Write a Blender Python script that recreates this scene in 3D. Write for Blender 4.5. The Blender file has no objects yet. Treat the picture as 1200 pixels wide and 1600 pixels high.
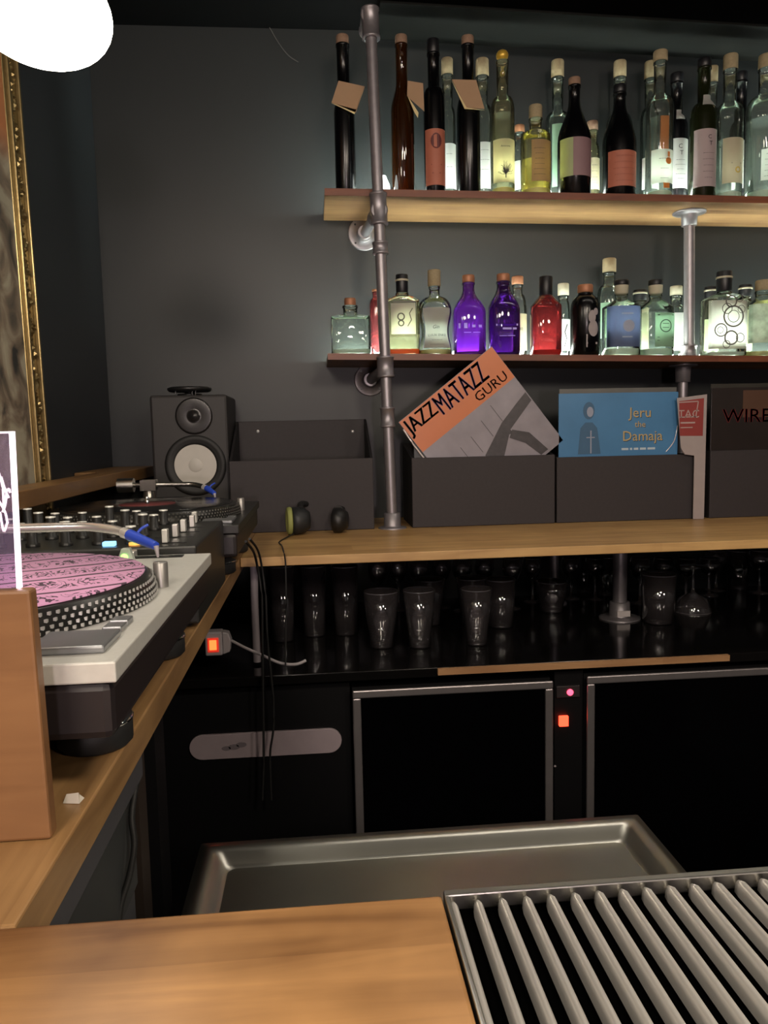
import bpy, math, random
from math import sin, cos, pi, radians, asin, atan2, hypot
from mathutils import Vector, Matrix
random.seed(7)
S = bpy.context.scene
C = S.collection

# ------------------------------------------------------------------ camera
F = 1202.0
CAMZ = 1.40
YAW, PITCH, ROLL = 4.98, 5.82, 1.25
RM = Matrix.Rotation(-radians(YAW), 3, 'Z') @ Matrix.Rotation(radians(90 - PITCH), 3, 'X') @ Matrix.Rotation(-radians(ROLL), 3, 'Z')
cd = bpy.data.cameras.new('camera')
cam = bpy.data.objects.new('camera', cd)
C.objects.link(cam)
cd.sensor_fit = 'HORIZONTAL'
cd.sensor_width = 36.0
cd.lens = F / 1200 * 36
cd.clip_start = 0.02
cam.matrix_world = Matrix.Translation((0, 0, CAMZ)) @ RM.to_4x4()
S.camera = cam
# ------------------------------------------------------------------ world, exposure
w = bpy.data.worlds.new('world')
S.world = w
w.use_nodes = True
w.node_tree.nodes['Background'].inputs[0].default_value = (0.55, 0.5, 0.55, 1)
w.node_tree.nodes['Background'].inputs[1].default_value = 0.02
S.view_settings.view_transform = 'Standard'
S.view_settings.look = 'None'
S.view_settings.gamma = 1
S.view_settings.exposure = 0.6
S.view_settings.use_curve_mapping = False
try:
    S.cycles.transparent_max_bounces = 40
    S.cycles.max_bounces = 10
    S.cycles.caustics_reflective = False
    S.cycles.caustics_refractive = False
    S.cycles.sample_clamp_indirect = 4.0
except Exception:
    pass
# unseen room lamps behind and above the guest's side, plus added fills
def lamp(name, loc, power, size, col, kind='POINT', aim=None, spot=None):
    l = bpy.data.lights.new(name, kind)
    l.energy = power
    l.color = col
    if kind in ('POINT', 'SPOT'):
        l.shadow_soft_size = size
    else:
        l.size = size
    if spot:
        l.spot_size = radians(spot)
        l.spot_blend = 0.6
    o = bpy.data.objects.new(name, l)
    C.objects.link(o)
    o.location = loc
    if aim:
        o.rotation_euler = (Vector(aim) - Vector(loc)).to_track_quat('-Z', 'Y').to_euler()
    return o
WARM = (1.0, 0.86, 0.68)
lamp('bar_lamp', (0.50, -0.25, 2.10), 21.0, 0.10, WARM)
lamp('bar_lamp', (-0.35, -0.45, 2.10), 18.0, 0.13, WARM)
lamp('room_lamp', (1.6, -1.6, 2.3), 26.0, 0.15, (1.0, 0.84, 0.70))
lamp('room_lamp', (-0.3, -1.9, 2.3), 26.0, 0.15, (1.0, 0.82, 0.76))
lamp('low_front_fill', (0.25, -2.3, 1.35), 44.0, 0.10, (1.0, 0.80, 0.80))  # added pinkish fill, low enough to reach the glasses under the board
lt = lamp('overhead_fill', (0.95, 1.30, 2.47), 16.0, 1.3, (1.0, 0.90, 0.78), 'AREA', (0.85, 0.35, 0.9))  # added overhead area light for highlights on the grille slats
lt.data.shape = 'RECTANGLE'; lt.data.size = 1.5; lt.data.size_y = 0.09

def at(px, py, x=None, y=None, z=None):
    """a photograph pixel -> the point on the plane x=, y= or z= behind it"""
    d = RM @ Vector(((px - 600) / F, (800 - py) / F, -1))
    if y is not None: t = y / d.y
    elif z is not None: t = (z - CAMZ) / d.z
    else: t = x / d.x
    return Vector((d.x * t, d.y * t, CAMZ + d.z * t))
def mpp(px, py, y):
    return (at(px + 1, py, y=y) - at(px, py, y=y)).length

# ------------------------------------------------------------------ mesh building
class MB:
    def __init__(s):
        s.v, s.f, s.sm = [], [], []
    def add(s, vs, fs, smooth=False, M=None):
        b = len(s.v)
        for p in vs:
            p = Vector(p)
            s.v.append(M @ p if M else p)
        for f in fs:
            s.f.append(tuple(i + b for i in f)); s.sm.append(smooth)
        return s
    def box(s, x0, y0, z0, x1, y1, z1, M=None):
        return s.add([(x0,y0,z0),(x1,y0,z0),(x1,y1,z0),(x0,y1,z0),(x0,y0,z1),(x1,y0,z1),(x1,y1,z1),(x0,y1,z1)],
                     [(3,2,1,0),(4,5,6,7),(0,1,5,4),(1,2,6,5),(2,3,7,6),(3,0,4,7)], False, M)
    def lathe(s, prof, c=(0,0,0), n=24, M=None, cap=True, smooth=True, rx=1, ry=1):
        c = Vector(c); vs = []; fs = []
        for (r, z) in prof:
            for k in range(n):
                a = 2*pi*k/n
                vs.append(c + Vector((r*rx*cos(a), r*ry*sin(a), z)))
        m = len(prof)
        for i in range(m-1):
            for k in range(n):
                k2 = (k+1) % n
                fs.append((i*n+k, i*n+k2, (i+1)*n+k2, (i+1)*n+k))
        s.add(vs, fs, smooth, M)
        if cap:
            if prof[0][0] > 1e-6: s.add(vs[:n], [tuple(range(n-1,-1,-1))], False, M)
            if prof[-1][0] > 1e-6: s.add(vs[-n:], [tuple(range(n))], False, M)
        return s
    def cyl(s, a, b, r, n=16, r2=None, cap=True):
        a, b = Vector(a), Vector(b)
        M = Matrix.Translation(a) @ (b-a).to_track_quat('Z','Y').to_matrix().to_4x4()
        L = (b-a).length
        return s.lathe([(r,0),(r if r2 is None else r2, L)], n=n, M=M, cap=cap)
    def tube(s, pts, r, n=8, smooth_pts=True):
        pts = [Vector(p) for p in pts]
        if smooth_pts and len(pts) > 2:
            q = []
            P = [pts[0]] + pts + [pts[-1]]
            for i in range(1, len(P)-2):
                for k in range(6):
                    t = k/6
                    a,b,c,d = P[i-1],P[i],P[i+1],P[i+2]
                    q.append(0.5*((2*b)+(c-a)*t+(2*a-5*b+4*c-d)*t*t+(-a+3*b-3*c+d)*t**3))
            q.append(pts[-1]); pts = q
        vs = []; fs = []
        up = Vector((0,0,1))
        for i,p in enumerate(pts):
            t = (pts[min(i+1,len(pts)-1)]-pts[max(i-1,0)]).normalized()
            u = t.cross(up)
            if u.length < .05: u = t.cross(Vector((0,1,0)))
            u.normalize(); v = t.cross(u)
            rr = r(i/(len(pts)-1)) if callable(r) else r
            for k in range(n):
                a = 2*pi*k/n
                vs.append(p + u*rr*cos(a) + v*rr*sin(a))
        for i in range(len(pts)-1):
            for k in range(n):
                k2=(k+1)%n
                fs.append((i*n+k,i*n+k2,(i+1)*n+k2,(i+1)*n+k))
        s.add(vs,fs,True)
        s.add(vs[:n],[tuple(range(n-1,-1,-1))]); s.add(vs[-n:],[tuple(range(n))])
        return s
    def prism(s, poly, d0, d1, mp=lambda u,v,d: (u,d,v)):
        n = len(poly)
        vs = [mp(u,v,d0) for u,v in poly] + [mp(u,v,d1) for u,v in poly]
        fs = [tuple(range(n)), tuple(range(2*n-1,n-1,-1))]
        for k in range(n):
            k2=(k+1)%n
            fs.append((k,k+n,k2+n,k2))
        return s.add(vs,fs)
    def build(s, name, m, parent=None, local=False, bevel=0, seg=2, label=None, kind=None):
        me = bpy.data.meshes.new(name)
        off = Vector(parent_world(parent)) if (parent is not None and not local) else Vector((0,0,0))
        me.from_pydata([tuple(p-off) for p in s.v], [], s.f)
        me.polygons.foreach_set('use_smooth', s.sm)
        me.materials.append(m)
        me.update()
        o = bpy.data.objects.new(name, me)
        C.objects.link(o)
        if parent is not None: o.parent = parent
        if bevel:
            b = o.modifiers.new('bevel','BEVEL'); b.width = bevel; b.segments = seg; b.limit_method='ANGLE'; b.angle_limit = radians(40)
        if label: o['label'] = label
        if kind: o['kind'] = kind
        return o
def parent_world(p):
    v = Vector((0,0,0))
    while p is not None:
        v += p.location; p = p.parent
    return v
def thing(name, loc, label, cat, group=None):
    o = bpy.data.objects.new(name, None)
    o.empty_display_size = .02
    C.objects.link(o); o.location = loc
    return tag(o, label, cat, group)
def tag(o, label, cat, group=None):
    o['label'] = label; o['category'] = cat
    if group: o['group'] = group
    return o
def struct(name, mb, m, **k):
    o = mb.build(name, m, **k); o['kind'] = 'structure'; return o

# ------------------------------------------------------------------ materials
_m = {}
def N(nt, t, **k):
    n = nt.nodes.new(t)
    for a,b in k.items(): setattr(n,a,b)
    return n
def mat(name, col, rough=.5, metal=0, emit=None, es=1, var=.12, scale=30, spec=.5, coat=0, bump=0, trans=0):
    key = (name,)
    if key in _m: return _m[key]
    m = bpy.data.materials.new(name); m.use_nodes = True
    nt = m.node_tree; b = nt.nodes['Principled BSDF']
    b.inputs['Roughness'].default_value = rough
    b.inputs['Metallic'].default_value = metal
    b.inputs['Specular IOR Level'].default_value = spec
    if coat: b.inputs['Coat Weight'].default_value = coat; b.inputs['Coat Roughness'].default_value = .08
    tc = N(nt,'ShaderNodeTexCoord'); no = N(nt,'ShaderNodeTexNoise')
    no.inputs['Scale'].default_value = scale; no.inputs['Detail'].default_value = 5
    nt.links.new(tc.outputs['Object'], no.inputs['Vector'])
    mx = N(nt,'ShaderNodeMix', data_type='RGBA')
    mx.inputs[6].default_value = (*[c*(1-var) for c in col],1)
    mx.inputs[7].default_value = (*[min(1,c*(1+var)) for c in col],1)
    nt.links.new(no.outputs['Fac'], mx.inputs[0]); nt.links.new(mx.outputs[2], b.inputs['Base Color'])
    if bump:
        bp = N(nt,'ShaderNodeBump'); bp.inputs['Strength'].default_value = bump; bp.inputs['Distance'].default_value=.001
        nt.links.new(no.outputs['Fac'], bp.inputs['Height']); nt.links.new(bp.outputs[0], b.inputs['Normal'])
    if emit:
        b.inputs['Emission Color'].default_value = (*emit,1); b.inputs['Emission Strength'].default_value = es
    if trans:
        tr = N(nt,'ShaderNodeBsdfTranslucent'); nt.links.new(mx.outputs[2], tr.inputs[0])
        ms = N(nt,'ShaderNodeMixShader'); ms.inputs[0].default_value = trans
        out = nt.nodes['Material Output']
        nt.links.new(b.outputs[0], ms.inputs[1]); nt.links.new(tr.outputs[0], ms.inputs[2]); nt.links.new(ms.outputs[0], out.inputs[0])
    _m[key] = m
    return m
def srgb(r,g,b):
    f = lambda c: (c/255/12.92) if c/255 <= .04045 else ((c/255+.055)/1.055)**2.4
    return (f(r),f(g),f(b))
def glass(name, col, ior=1.45, milk=0, gain=1.0, milkcol=None):
    """single-wall glass: tinted see-through with mirror-like edges; milk = cloudy share that catches light"""
    if name in _m: return _m[name]
    m = bpy.data.materials.new(name); m.use_nodes = True
    nt = m.node_tree; nt.nodes.remove(nt.nodes['Principled BSDF']); out = nt.nodes['Material Output']
    t = N(nt,'ShaderNodeBsdfTransparent'); t.inputs[0].default_value = (*col,1)
    g = N(nt,'ShaderNodeBsdfGlossy'); g.inputs['Roughness'].default_value = .04; g.inputs[0].default_value=(.95,.97,.96,1)
    fr = N(nt,'ShaderNodeFresnel'); fr.inputs[0].default_value = ior
    mul = N(nt,'ShaderNodeMath', operation='MULTIPLY'); mul.inputs[1].default_value = gain; mul.use_clamp = True
    nt.links.new(fr.outputs[0], mul.inputs[0])
    ms = N(nt,'ShaderNodeMixShader'); nt.links.new(mul.outputs[0], ms.inputs[0])
    last = t
    if milk:
        tr = N(nt,'ShaderNodeBsdfTranslucent'); df = N(nt,'ShaderNodeBsdfDiffuse')
        mc = milkcol or col
        tr.inputs[0].default_value = (*mc,1); df.inputs[0].default_value = (*mc,1)
        a = N(nt,'ShaderNodeMixShader'); a.inputs[0].default_value=.5
        nt.links.new(tr.outputs[0],a.inputs[1]); nt.links.new(df.outputs[0],a.inputs[2])
        b = N(nt,'ShaderNodeMixShader'); b.inputs[0].default_value = milk
        nt.links.new(t.outputs[0],b.inputs[1]); nt.links.new(a.outputs[0],b.inputs[2]); last = b
    nt.links.new(last.outputs[0], ms.inputs[1]); nt.links.new(g.outputs[0], ms.inputs[2])
    nt.links.new(ms.outputs[0], out.inputs[0])
    _m[name] = m
    return m
def wood(name, c1, c2, axis='x', stave=(.5,.045), rough=.35, grain=1.0, tone=.5, coat=.2, blotch=.7):
    if name in _m: return _m[name]
    m = bpy.data.materials.new(name); m.use_nodes = True
    nt = m.node_tree; b = nt.nodes['Principled BSDF']; L = nt.links.new
    b.inputs['Roughness'].default_value = rough
    b.inputs['Coat Weight'].default_value = coat; b.inputs['Coat Roughness'].default_value=.25
    tc = N(nt,'ShaderNodeTexCoord')
    mp = N(nt,'ShaderNodeMapping')
    if axis == 'y': mp.inputs['Rotation'].default_value = (0,0,pi/2)
    if axis == 'z': mp.inputs['Rotation'].default_value = (0,pi/2,0)
    L(tc.outputs['Object'], mp.inputs['Vector'])
    br = N(nt,'ShaderNodeTexBrick'); br.inputs['Scale'].default_value = 1
    br.inputs['Brick Width'].default_value = stave[0]; br.inputs['Row Height'].default_value = stave[1]
    br.inputs['Mortar Size'].default_value = 0; br.inputs['Color1'].default_value=(0,0,0,1); br.inputs['Color2'].default_value=(1,1,1,1)
    L(mp.outputs[0], br.inputs['Vector'])
    mp2 = N(nt,'ShaderNodeMapping'); mp2.inputs['Scale'].default_value = (3,28,28)
    L(mp.outputs[0], mp2.inputs['Vector'])
    n1 = N(nt,'ShaderNodeTexNoise'); n1.inputs['Scale'].default_value=1.6*grain; n1.inputs['Detail'].default_value=8; n1.inputs['Distortion'].default_value=.9
    L(mp2.outputs[0], n1.inputs['Vector'])
    n2 = N(nt,'ShaderNodeTexNoise'); n2.inputs['Scale'].default_value=9; n2.inputs['Detail'].default_value=4
    L(mp.outputs[0], n2.inputs['Vector'])
    a = N(nt,'ShaderNodeMath', operation='MULTIPLY_ADD'); a.inputs[1].default_value=tone*.5; L(br.outputs[0], a.inputs[0]); 
    r = N(nt,'ShaderNodeMapRange'); r.inputs[1].default_value=.3; r.inputs[2].default_value=.7; L(n1.outputs['Fac'], r.inputs[0])
    s1 = N(nt,'ShaderNodeMath', operation='MULTIPLY'); s1.inputs[1].default_value=.45; L(r.outputs[0], s1.inputs[0]); L(s1.outputs[0], a.inputs[2])
    a2 = N(nt,'ShaderNodeMath', operation='MULTIPLY_ADD'); a2.inputs[1].default_value=blotch; L(n2.outputs['Fac'], a2.inputs[0])
    s2 = N(nt,'ShaderNodeMath', operation='SUBTRACT'); s2.inputs[1].default_value=.2+(blotch-.7)*.5; L(a.outputs[0], s2.inputs[0]); L(s2.outputs[0], a2.inputs[2])
    mx = N(nt,'ShaderNodeMix', data_type='RGBA'); mx.inputs[6].default_value=(*c1,1); mx.inputs[7].default_value=(*c2,1)
    L(a2.outputs[0], mx.inputs[0]); L(mx.outputs[2], b.inputs['Base Color'])
    bp = N(nt,'ShaderNodeBump'); bp.inputs['Strength'].default_value=.25; bp.inputs['Distance'].default_value=.0006
    L(n1.outputs['Fac'], bp.inputs['Height']); L(bp.outputs[0], b.inputs['Normal'])
    _m[name]=m
    return m

WALL = mat('dark_grey_wall_paint', (.027,.031,.036), .5, var=.15, scale=6, bump=.15, spec=.35)
WALLB = mat('satin_dark_back_wall', (.019,.0225,.024), .42, var=.15, scale=5, bump=.05, spec=.4)
BLACK = mat('black_paint', (.004,.004,.005), .5, spec=.3)
CEIL = mat('black_ceiling', (.0025,.0025,.003), .8, spec=.1)
FLOOR = mat('dark_floor', (.012,.010,.009), .6)
BAROAK = wood('oak_bar_top', srgb(112,74,40), srgb(216,164,106), 'x', (.9,.11), .34, grain=.8, blotch=1.5)
SIDEOAK = wood('oak_side_counter', srgb(112,78,46), srgb(200,158,106), 'y', (.9,.09), .36)
BOARD = wood('back_counter_oak', srgb(150,108,62), srgb(222,182,120), 'x', (.42,.06), .45)
SHELFW = wood('shelf_oak', srgb(105,72,46), srgb(172,136,92), 'x', (.6,.05), .5)
LEDGE = wood('ledge_oak', srgb(100,68,38), srgb(150,112,66), 'y', (.8,.08), .5)
BLOCKW = wood('beech_block', srgb(118,82,52), srgb(160,118,78), 'x', (2,.3), .45, tone=.1)
STRIPW = wood('strip_oak', srgb(150,105,70), srgb(205,160,115), 'x', (.5,.05), .5)
CHARW = wood('black_stained_plank', (.0003,.0004,.0004), (.006,.007,.0065), 'x', (2,.08), .65, tone=.2, coat=0)
CHARW.node_tree.nodes['Principled BSDF'].inputs['Specular IOR Level'].default_value=.15
GALV = mat('galvanised_pipe', (.30,.28,.30), .40, .65, scale=60, var=.2, bump=.1)
STEEL = mat('brushed_steel', (.50,.49,.46), .28, 1, scale=12, var=.1)
SHINY = mat('polished_steel', (.92,.90,.86), .28, .62, scale=20, var=.06)
ALU = mat('fridge_aluminium', (.42,.39,.40), .38, .8, scale=40)
BLKMET = mat('black_metal', (.010,.010,.011), .35)
RUB = mat('black_rubber', (.012,.012,.012), .6)
DKGLASS = mat('fridge_dark_glass', (.0015,.0015,.002), .12, spec=.25)
GLOSSBLK = mat('black_gloss_counter', (.006,.0055,.0055), .12, spec=.5, coat=.3)
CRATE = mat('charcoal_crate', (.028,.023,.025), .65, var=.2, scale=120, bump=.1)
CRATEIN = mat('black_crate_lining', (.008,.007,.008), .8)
WHITEP = mat('white_plastic', (.42,.38,.40), .5)
CREAM = mat('cream_plate', (.40,.33,.36), .5)
BKP = mat('black_plastic', (.010,.010,.010), .4)
CORK = mat('cork', (.24,.15,.10), .8, scale=200, var=.3)
BLKCAP = mat('black_cap', (.006,.006,.008), .4)
INK = mat('black_ink', (.02,.018,.02), .6)
INKG = mat('grey_ink', (.12,.11,.10), .7)
CHROME = mat('chrome', (.75,.75,.75), .08, 1)
GOLD = mat('gilt', (.27,.20,.09), .32, .85, var=.35, scale=90)
GOLDD = mat('antique_gilt', (.20,.14,.05), .42, .7, var=.5, scale=150, bump=.5)
RED = mat('red_light', (.6,.02,.02), .4, emit=(1,.05,.02), es=3)

# ------------------------------------------------------------------ key dimensions
ZT = 1.165            # bar top, side counter and back counter board
YW = 2.14             # back wall
XW = -.547            # left wall
XE = -.153            # inner edge of the side counter
YB = at(400, 1419, z=ZT).y   # back edge of the bar top
HC = at(450, 45, y=YW).z     # ceiling
ZC = at(620, 1046, y=1.50).z # glass counter

# ------------------------------------------------------------------ room
struct('floor', MB().box(XW-.1,-3,-.05,3.0,YW+.1,0), FLOOR)
struct('ceiling', MB().box(XW-.1,-3,HC,3.0,YW+.1,(HC+.05)), CEIL)
struct('wall_back', MB().box(XW-.1,YW,0,3.0,YW+.1,HC), WALLB)
struct('wall_left', MB().box(XW-.1,-3,0,XW,YW,HC), WALL)
struct('wall_right', MB().box(2.9,-3,0,3.0,YW,HC), WALL)
struct('wall_front', MB().box(XW-.1,-3.1,0,3.0,-3,HC), WALL)

# ------------------------------------------------------------------ counters
t = thing('bar_counter', (.3,0,0), 'wooden bar top running across the bottom of the view with worn grain', 'bar counter')
gx0 = at(704,1403,z=ZT).x
m_ = MB().box(XW+.001,-.28,ZT-.04,gx0-.004,YB,ZT)
m_.build('counter_top', BAROAK, t, bevel=.002)
MB().box(gx0-.004,-.28,ZT-.04,1.6,-.05,ZT).build('counter_top', BAROAK, t, bevel=.002)
MB().box(XW+.001,-.22,0.001,1.6,-.18,ZT-.041).build('front_panel', BLACK, t)
MB().box(gx0-.004,-.0499,ZT-.04,1.6,YB,ZT-.016).build('tray_support', BLACK, t)
# drip grille : slats seen one by one
pg = at(699,1398,z=ZT)
gp = thing('drip_grille', (pg.x+.3,YB-.15,ZT-.012), 'long stainless drip grille with rounded slats let into the wooden bar top', 'drip grille')
gy1 = YB+.002; gy0 = YB-.40
MB().box(gx0-.003,gy0,ZT-.0158,1.5,gy1,ZT-.0075).build('tray', mat('black_tray',(.001,.001,.001),.8,spec=0), gp)
rim = MB()
rim.box(gx0-.003,gy1-.005,ZT-.0074,1.5,gy1,ZT+.0012); rim.box(gx0-.003,gy0,ZT-.0074,gx0-.0005,gy1-.005,ZT+.0012); rim.box(gx0-.003,gy0-.004,ZT-.0074,1.5,gy0,ZT+.0012)
rim.build('rim', STEEL, gp, bevel=.0008)
pitch = mpp(800,1390,YB)*39.2
pitch = (at(1172,1372,y=YB-.02)-at(707,1405,y=YB-.02)).x/12
bx = at(711,1410,y=YB-.012).x
prof = [(.0,-.0052),(.0012,-.0040),(.0019,-.0016),(.0021,0),(.0019,.0016),(.0012,.0040),(.0,.0052)]
sl = MB()
hw = pitch*.205
ring = []
ys = [gy1-.0055, gy1-.007, gy1-.012, gy0+.004]
sc = [.25,.75,1,1]
K = 8
vs=[]; fs=[]
for y_,s_ in zip(ys,sc):
    for k in range(K+1):
        a = pi*k/K
        vs.append((cos(a)*hw*s_, y_-YB, (sin(a)**.7)*.0085*s_ if 0<k<K else 0))
for i in range(3):
    for k in range(K): fs.append((i*(K+1)+k,i*(K+1)+k+1,(i+1)*(K+1)+k+1,(i+1)*(K+1)+k))
sl.add(vs,fs,True); sl.add(vs[:K+1],[tuple(range(K,-1,-1))])
first = None
nb = int((1.49-bx)/pitch)
for i in range(nb):
    if first is None:
        first = sl.build('slat', SHINY, gp, local=True); o = first
    else:
        o = first.copy(); C.objects.link(o)
    o.location = (bx+i*pitch-gp.location.x, YB-gp.location.y, .0047)

s = thing('side_counter', (-.34,1.2,0), 'wooden side counter along the left wall carrying the turntables', 'counter')
MB().box(XW+.001,YB+.0005,ZT-.03,XE,YW-.001,ZT).build('counter_top', SIDEOAK, s, bevel=.0015)
GREYP = mat('grey_cloth_board', (.075,.075,.085), .6)  # stepped boards stand in for grey cloth hanging under the counter
GREYP2 = mat('green_grey_panel', (.040,.044,.046), .6)
MB().box(XE-.06,YB+.001,ZT-.075,XE-.014,.70,ZT-.0305).build('cloth_board', GREYP, s, bevel=.003)
MB().box(XE-.062,YB+.001,ZT-.19,XE-.030,.72,ZT-.0755).build('front_panel', GREYP2, s)
MB().box(XE-.07,YB+.001,.0,XE-.040,.745,ZT-.1905).build('front_panel', GREYP, s)
DKBR = mat('dark_brown_post', (.030,.020,.015), .6)
MB().box(XE-.065,.78,0,XE-.040,.815,ZT-.031).build('post', DKBR, s)
MB().box(XE-.070,.85,0,XE-.036,.90,ZT-.031).build('post', BLACK, s)

# back counter board
b = thing('back_counter_board', (.7,1.8,ZT-.03), 'long pale wooden board of the back bar under the record crates', 'shelf')
pA = at(405,868,y=1.50); pB = at(1200,846,y=1.50); pC = at(620,850,y=1.50)
bth = ZT - at(620,867,y=1.50).z
MB().box(XE+.001,1.50,ZT-max(.018,bth),2.4,YW-.001,ZT).build('board', BOARD, b, bevel=.001)

# glossy glass counter below and fridges
g = thing('glassware_counter', (.7,1.8,ZC-.02), 'low glossy black counter holding the drinking glasses', 'counter')
MB().box(-.45,1.50,ZC-.02,2.4,YW-.001,ZC).build('counter_top', GLOSSBLK, g, bevel=.002)
q0 = at(684,1035,y=1.492); q1 = at(1140,1015,y=1.492)
st = MB().box(q0.x,1.4905,ZC-.0135,q1.x,1.4995,ZC-.001)
st.build('edge_strip', STRIPW, g, label='thin pale wood strip along the counter edge')

def rot_frame(p0,p1):
    d = p1-p0; return atan2(d.z,d.x)
def fridge(x0p,x1p,top0,top1,label,red=False):
    y=1.515
    a = at(x0p,top0,y=y); c = at(x1p,top1,y=y)
    f = thing('bottle_fridge', (a.x,y,.08), label, 'fridge','back bar fridges')
    W = c.x-a.x; H = a.z-.08-.02
    H = min(H, ZC-.022-.08)
    body = MB().box(a.x,y+.012,.08,c.x,YW-.05,.08+H); body.build('cabinet', BLACK, f)
    fw=.0165
    dr = MB().box(a.x+fw*.8,y-.004,.10,c.x-fw*.8,y+.0115,.08+H-fw*.8).build('door_glass', DKGLASS, f)
    for (u0,v0,u1,v1) in ((0,H-fw,W,H),(0,0,fw,H-fw),(W-fw,0,W,H-fw),(fw,0,W-fw,fw)):
        MB().box(a.x+u0,y-.012,.08+v0,a.x+u1,y-.0045,.08+v1).build('door_frame', ALU, f, bevel=.0025)
    return f
fridge(550,862,1062,1049,'black glass-door fridge with silver frame left of the red switch')
fridge(915,1330,1040,1012,'wide black glass-door fridge with silver frame at the right edge')
# control column between fridges
ca = at(866,1060,y=1.520); cb = at(912,1060,y=1.520)
cc = thing('fridge_control_panel', ((ca.x+cb.x)/2,1.52,.08), 'narrow black control column with red lamps between the two fridges', 'control panel')
MB().box(ca.x+.001,1.522,.08,cb.x-.001,1.60,ZC-.022).build('panel', BLACK, cc)
dp = at(888,1080,y=1.519); m1 = mpp(888,1080,1.519)
MB().box(dp.x-19*m1,1.5155,dp.z-9*m1,dp.x+17*m1,1.5215,dp.z+9*m1).build('thermostat_display', mat('dark_display',(.035,.028,.03),.4), cc, bevel=.001)
dp = at(891,1082,y=1.514)
MB().lathe([(0,0),(5*m1,0),(5*m1,.002),(2*m1,.004),(0,.004)], M=Matrix.Translation((dp.x,1.5155,dp.z))@Matrix.Rotation(pi/2,4,'X'),n=14).build('indicator_light', mat('pink_red_light',(.8,.1,.1),.4,emit=(1,.06,.12),es=2.5), cc)
dp = at(881,1127,y=1.516)
MB().box(dp.x-7*m1,1.514,dp.z-8*m1,dp.x+7*m1,1.5215,dp.z+8*m1).build('switch', RED, cc, bevel=.001)
dp = at(867,1198,y=1.519)
MB().lathe([(1.8*m1,0),(1.8*m1,.002),(0,.003)], M=Matrix.Translation((dp.x+.001,1.5218,dp.z))@Matrix.Rotation(pi/2,4,'X'),n=10).build('screw', WHITEP, cc)

# black cabinet with long oval plate left of fridge
pa = at(270,1100,y=1.55); pb = at(548,1060,y=1.52)
k = thing('black_cabinet', ((pa.x+pb.x)/2,1.53,0), 'plain black cabinet left of the fridges with a long oval plate', 'cabinet')
MB().box(-.45,1.535,.02,pb.x-.002,YW-.05,ZC-.022).build('cabinet', BLACK, k)
l0 = at(296,1169,y=1.53); l1 = at(534,1156,y=1.53)
m1 = mpp(415,1160,1.53)
L = (l1-l0).length; ang = rot_frame(l0,l1); R = 20*m1
poly = []
for kk in range(13):
    a_ = -pi/2+pi*kk/12; poly.append((L/2-R+R*cos(a_),R*sin(a_)))
for kk in range(13):
    a_ = pi/2+pi*kk/12; poly.append((-L/2+R+R*cos(a_),R*sin(a_)))
mid = (l0+l1)/2
Mx = Matrix.Translation((mid.x,1.53,mid.z))@Matrix.Rotation(-ang,4,'Y')
pm = MB().prism(poly,-.002,.0045); pm.v=[Mx@p for p in pm.v]
pm.build('oval_plate', CREAM, k, bevel=.001)
sm = MB()
for (u,v,r_) in ((-.065,-.002,.012),(-.05,.002,.011),(-.08,-.004,.010)):
    sm.lathe([(r_,0),(r_*.9,.0004)],M=Mx@Matrix.Translation((u,-.002,v))@Matrix.Rotation(pi/2,4,'X')@Matrix.Scale(.5,4,(0,1,0)),n=12)
sm.build('smudge', mat('smudge',(.20,.17,.19),.7), k)

# ------------------------------------------------------------------ sink
zs_ = .905
sa = at(330,1306,z=zs_); sb = at(1005,1283,z=zs_)
sy1 = (sa.y+sb.y)/2; sx0 = sa.x-.010; sx1 = sb.x; sy0 = YB+.02
sk = thing('sink', ((sx0+sx1)/2,(sy0+sy1)/2,0), 'stainless steel sink tray with raised rim behind the bar top', 'sink')
rings = [(0,0,-.03),(0,0,0),(.018,.018,.0),(.030,.030,-.012),(.034,.034,-.014)]
vs=[];fs=[]
def rr(x0,y0,x1,y1,r,z,n=4):
    o=[]
    for cx,cy,a0 in ((x1-r,y1-r,0),(x0+r,y1-r,pi/2),(x0+r,y0+r,pi),(x1-r,y0+r,3*pi/2)):
        for kk in range(n+1):
            a_=a0+pi/2*kk/n; o.append((cx+r*cos(a_),cy+r*sin(a_),z))
    return o
seq=[(0,-.04,.003),(0,0,.003),(.012,.0015,.006),(.022,-.001,.010),(.030,-.012,.012),(.036,-.0145,.010)]
nn=20
for (ins,dz,r_) in seq:
    vs+=rr(sx0+ins,sy0+ins,sx1-ins,sy1-ins,r_,zs_+dz)
for i in range(len(seq)-1):
    for kk in range(nn):
        k2=(kk+1)%nn; fs.append((i*nn+kk,i*nn+k2,(i+1)*nn+k2,(i+1)*nn+kk))
fs.append(tuple(range((len(seq)-1)*nn,len(seq)*nn)))
mb=MB(); mb.add(vs,fs[:-1],True); mb.add(vs,[fs[-1]],False)
SINKM = mat('worn_steel_sink', (.48,.47,.42), .32, 1, scale=7, var=.25)
mb.build('basin', SINKM, sk)
MB().box(sx0+.01,sy0+.01,.0,sx1-.01,sy1-.01,zs_-.041).build('cabinet', BLACK, sk)

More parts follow.
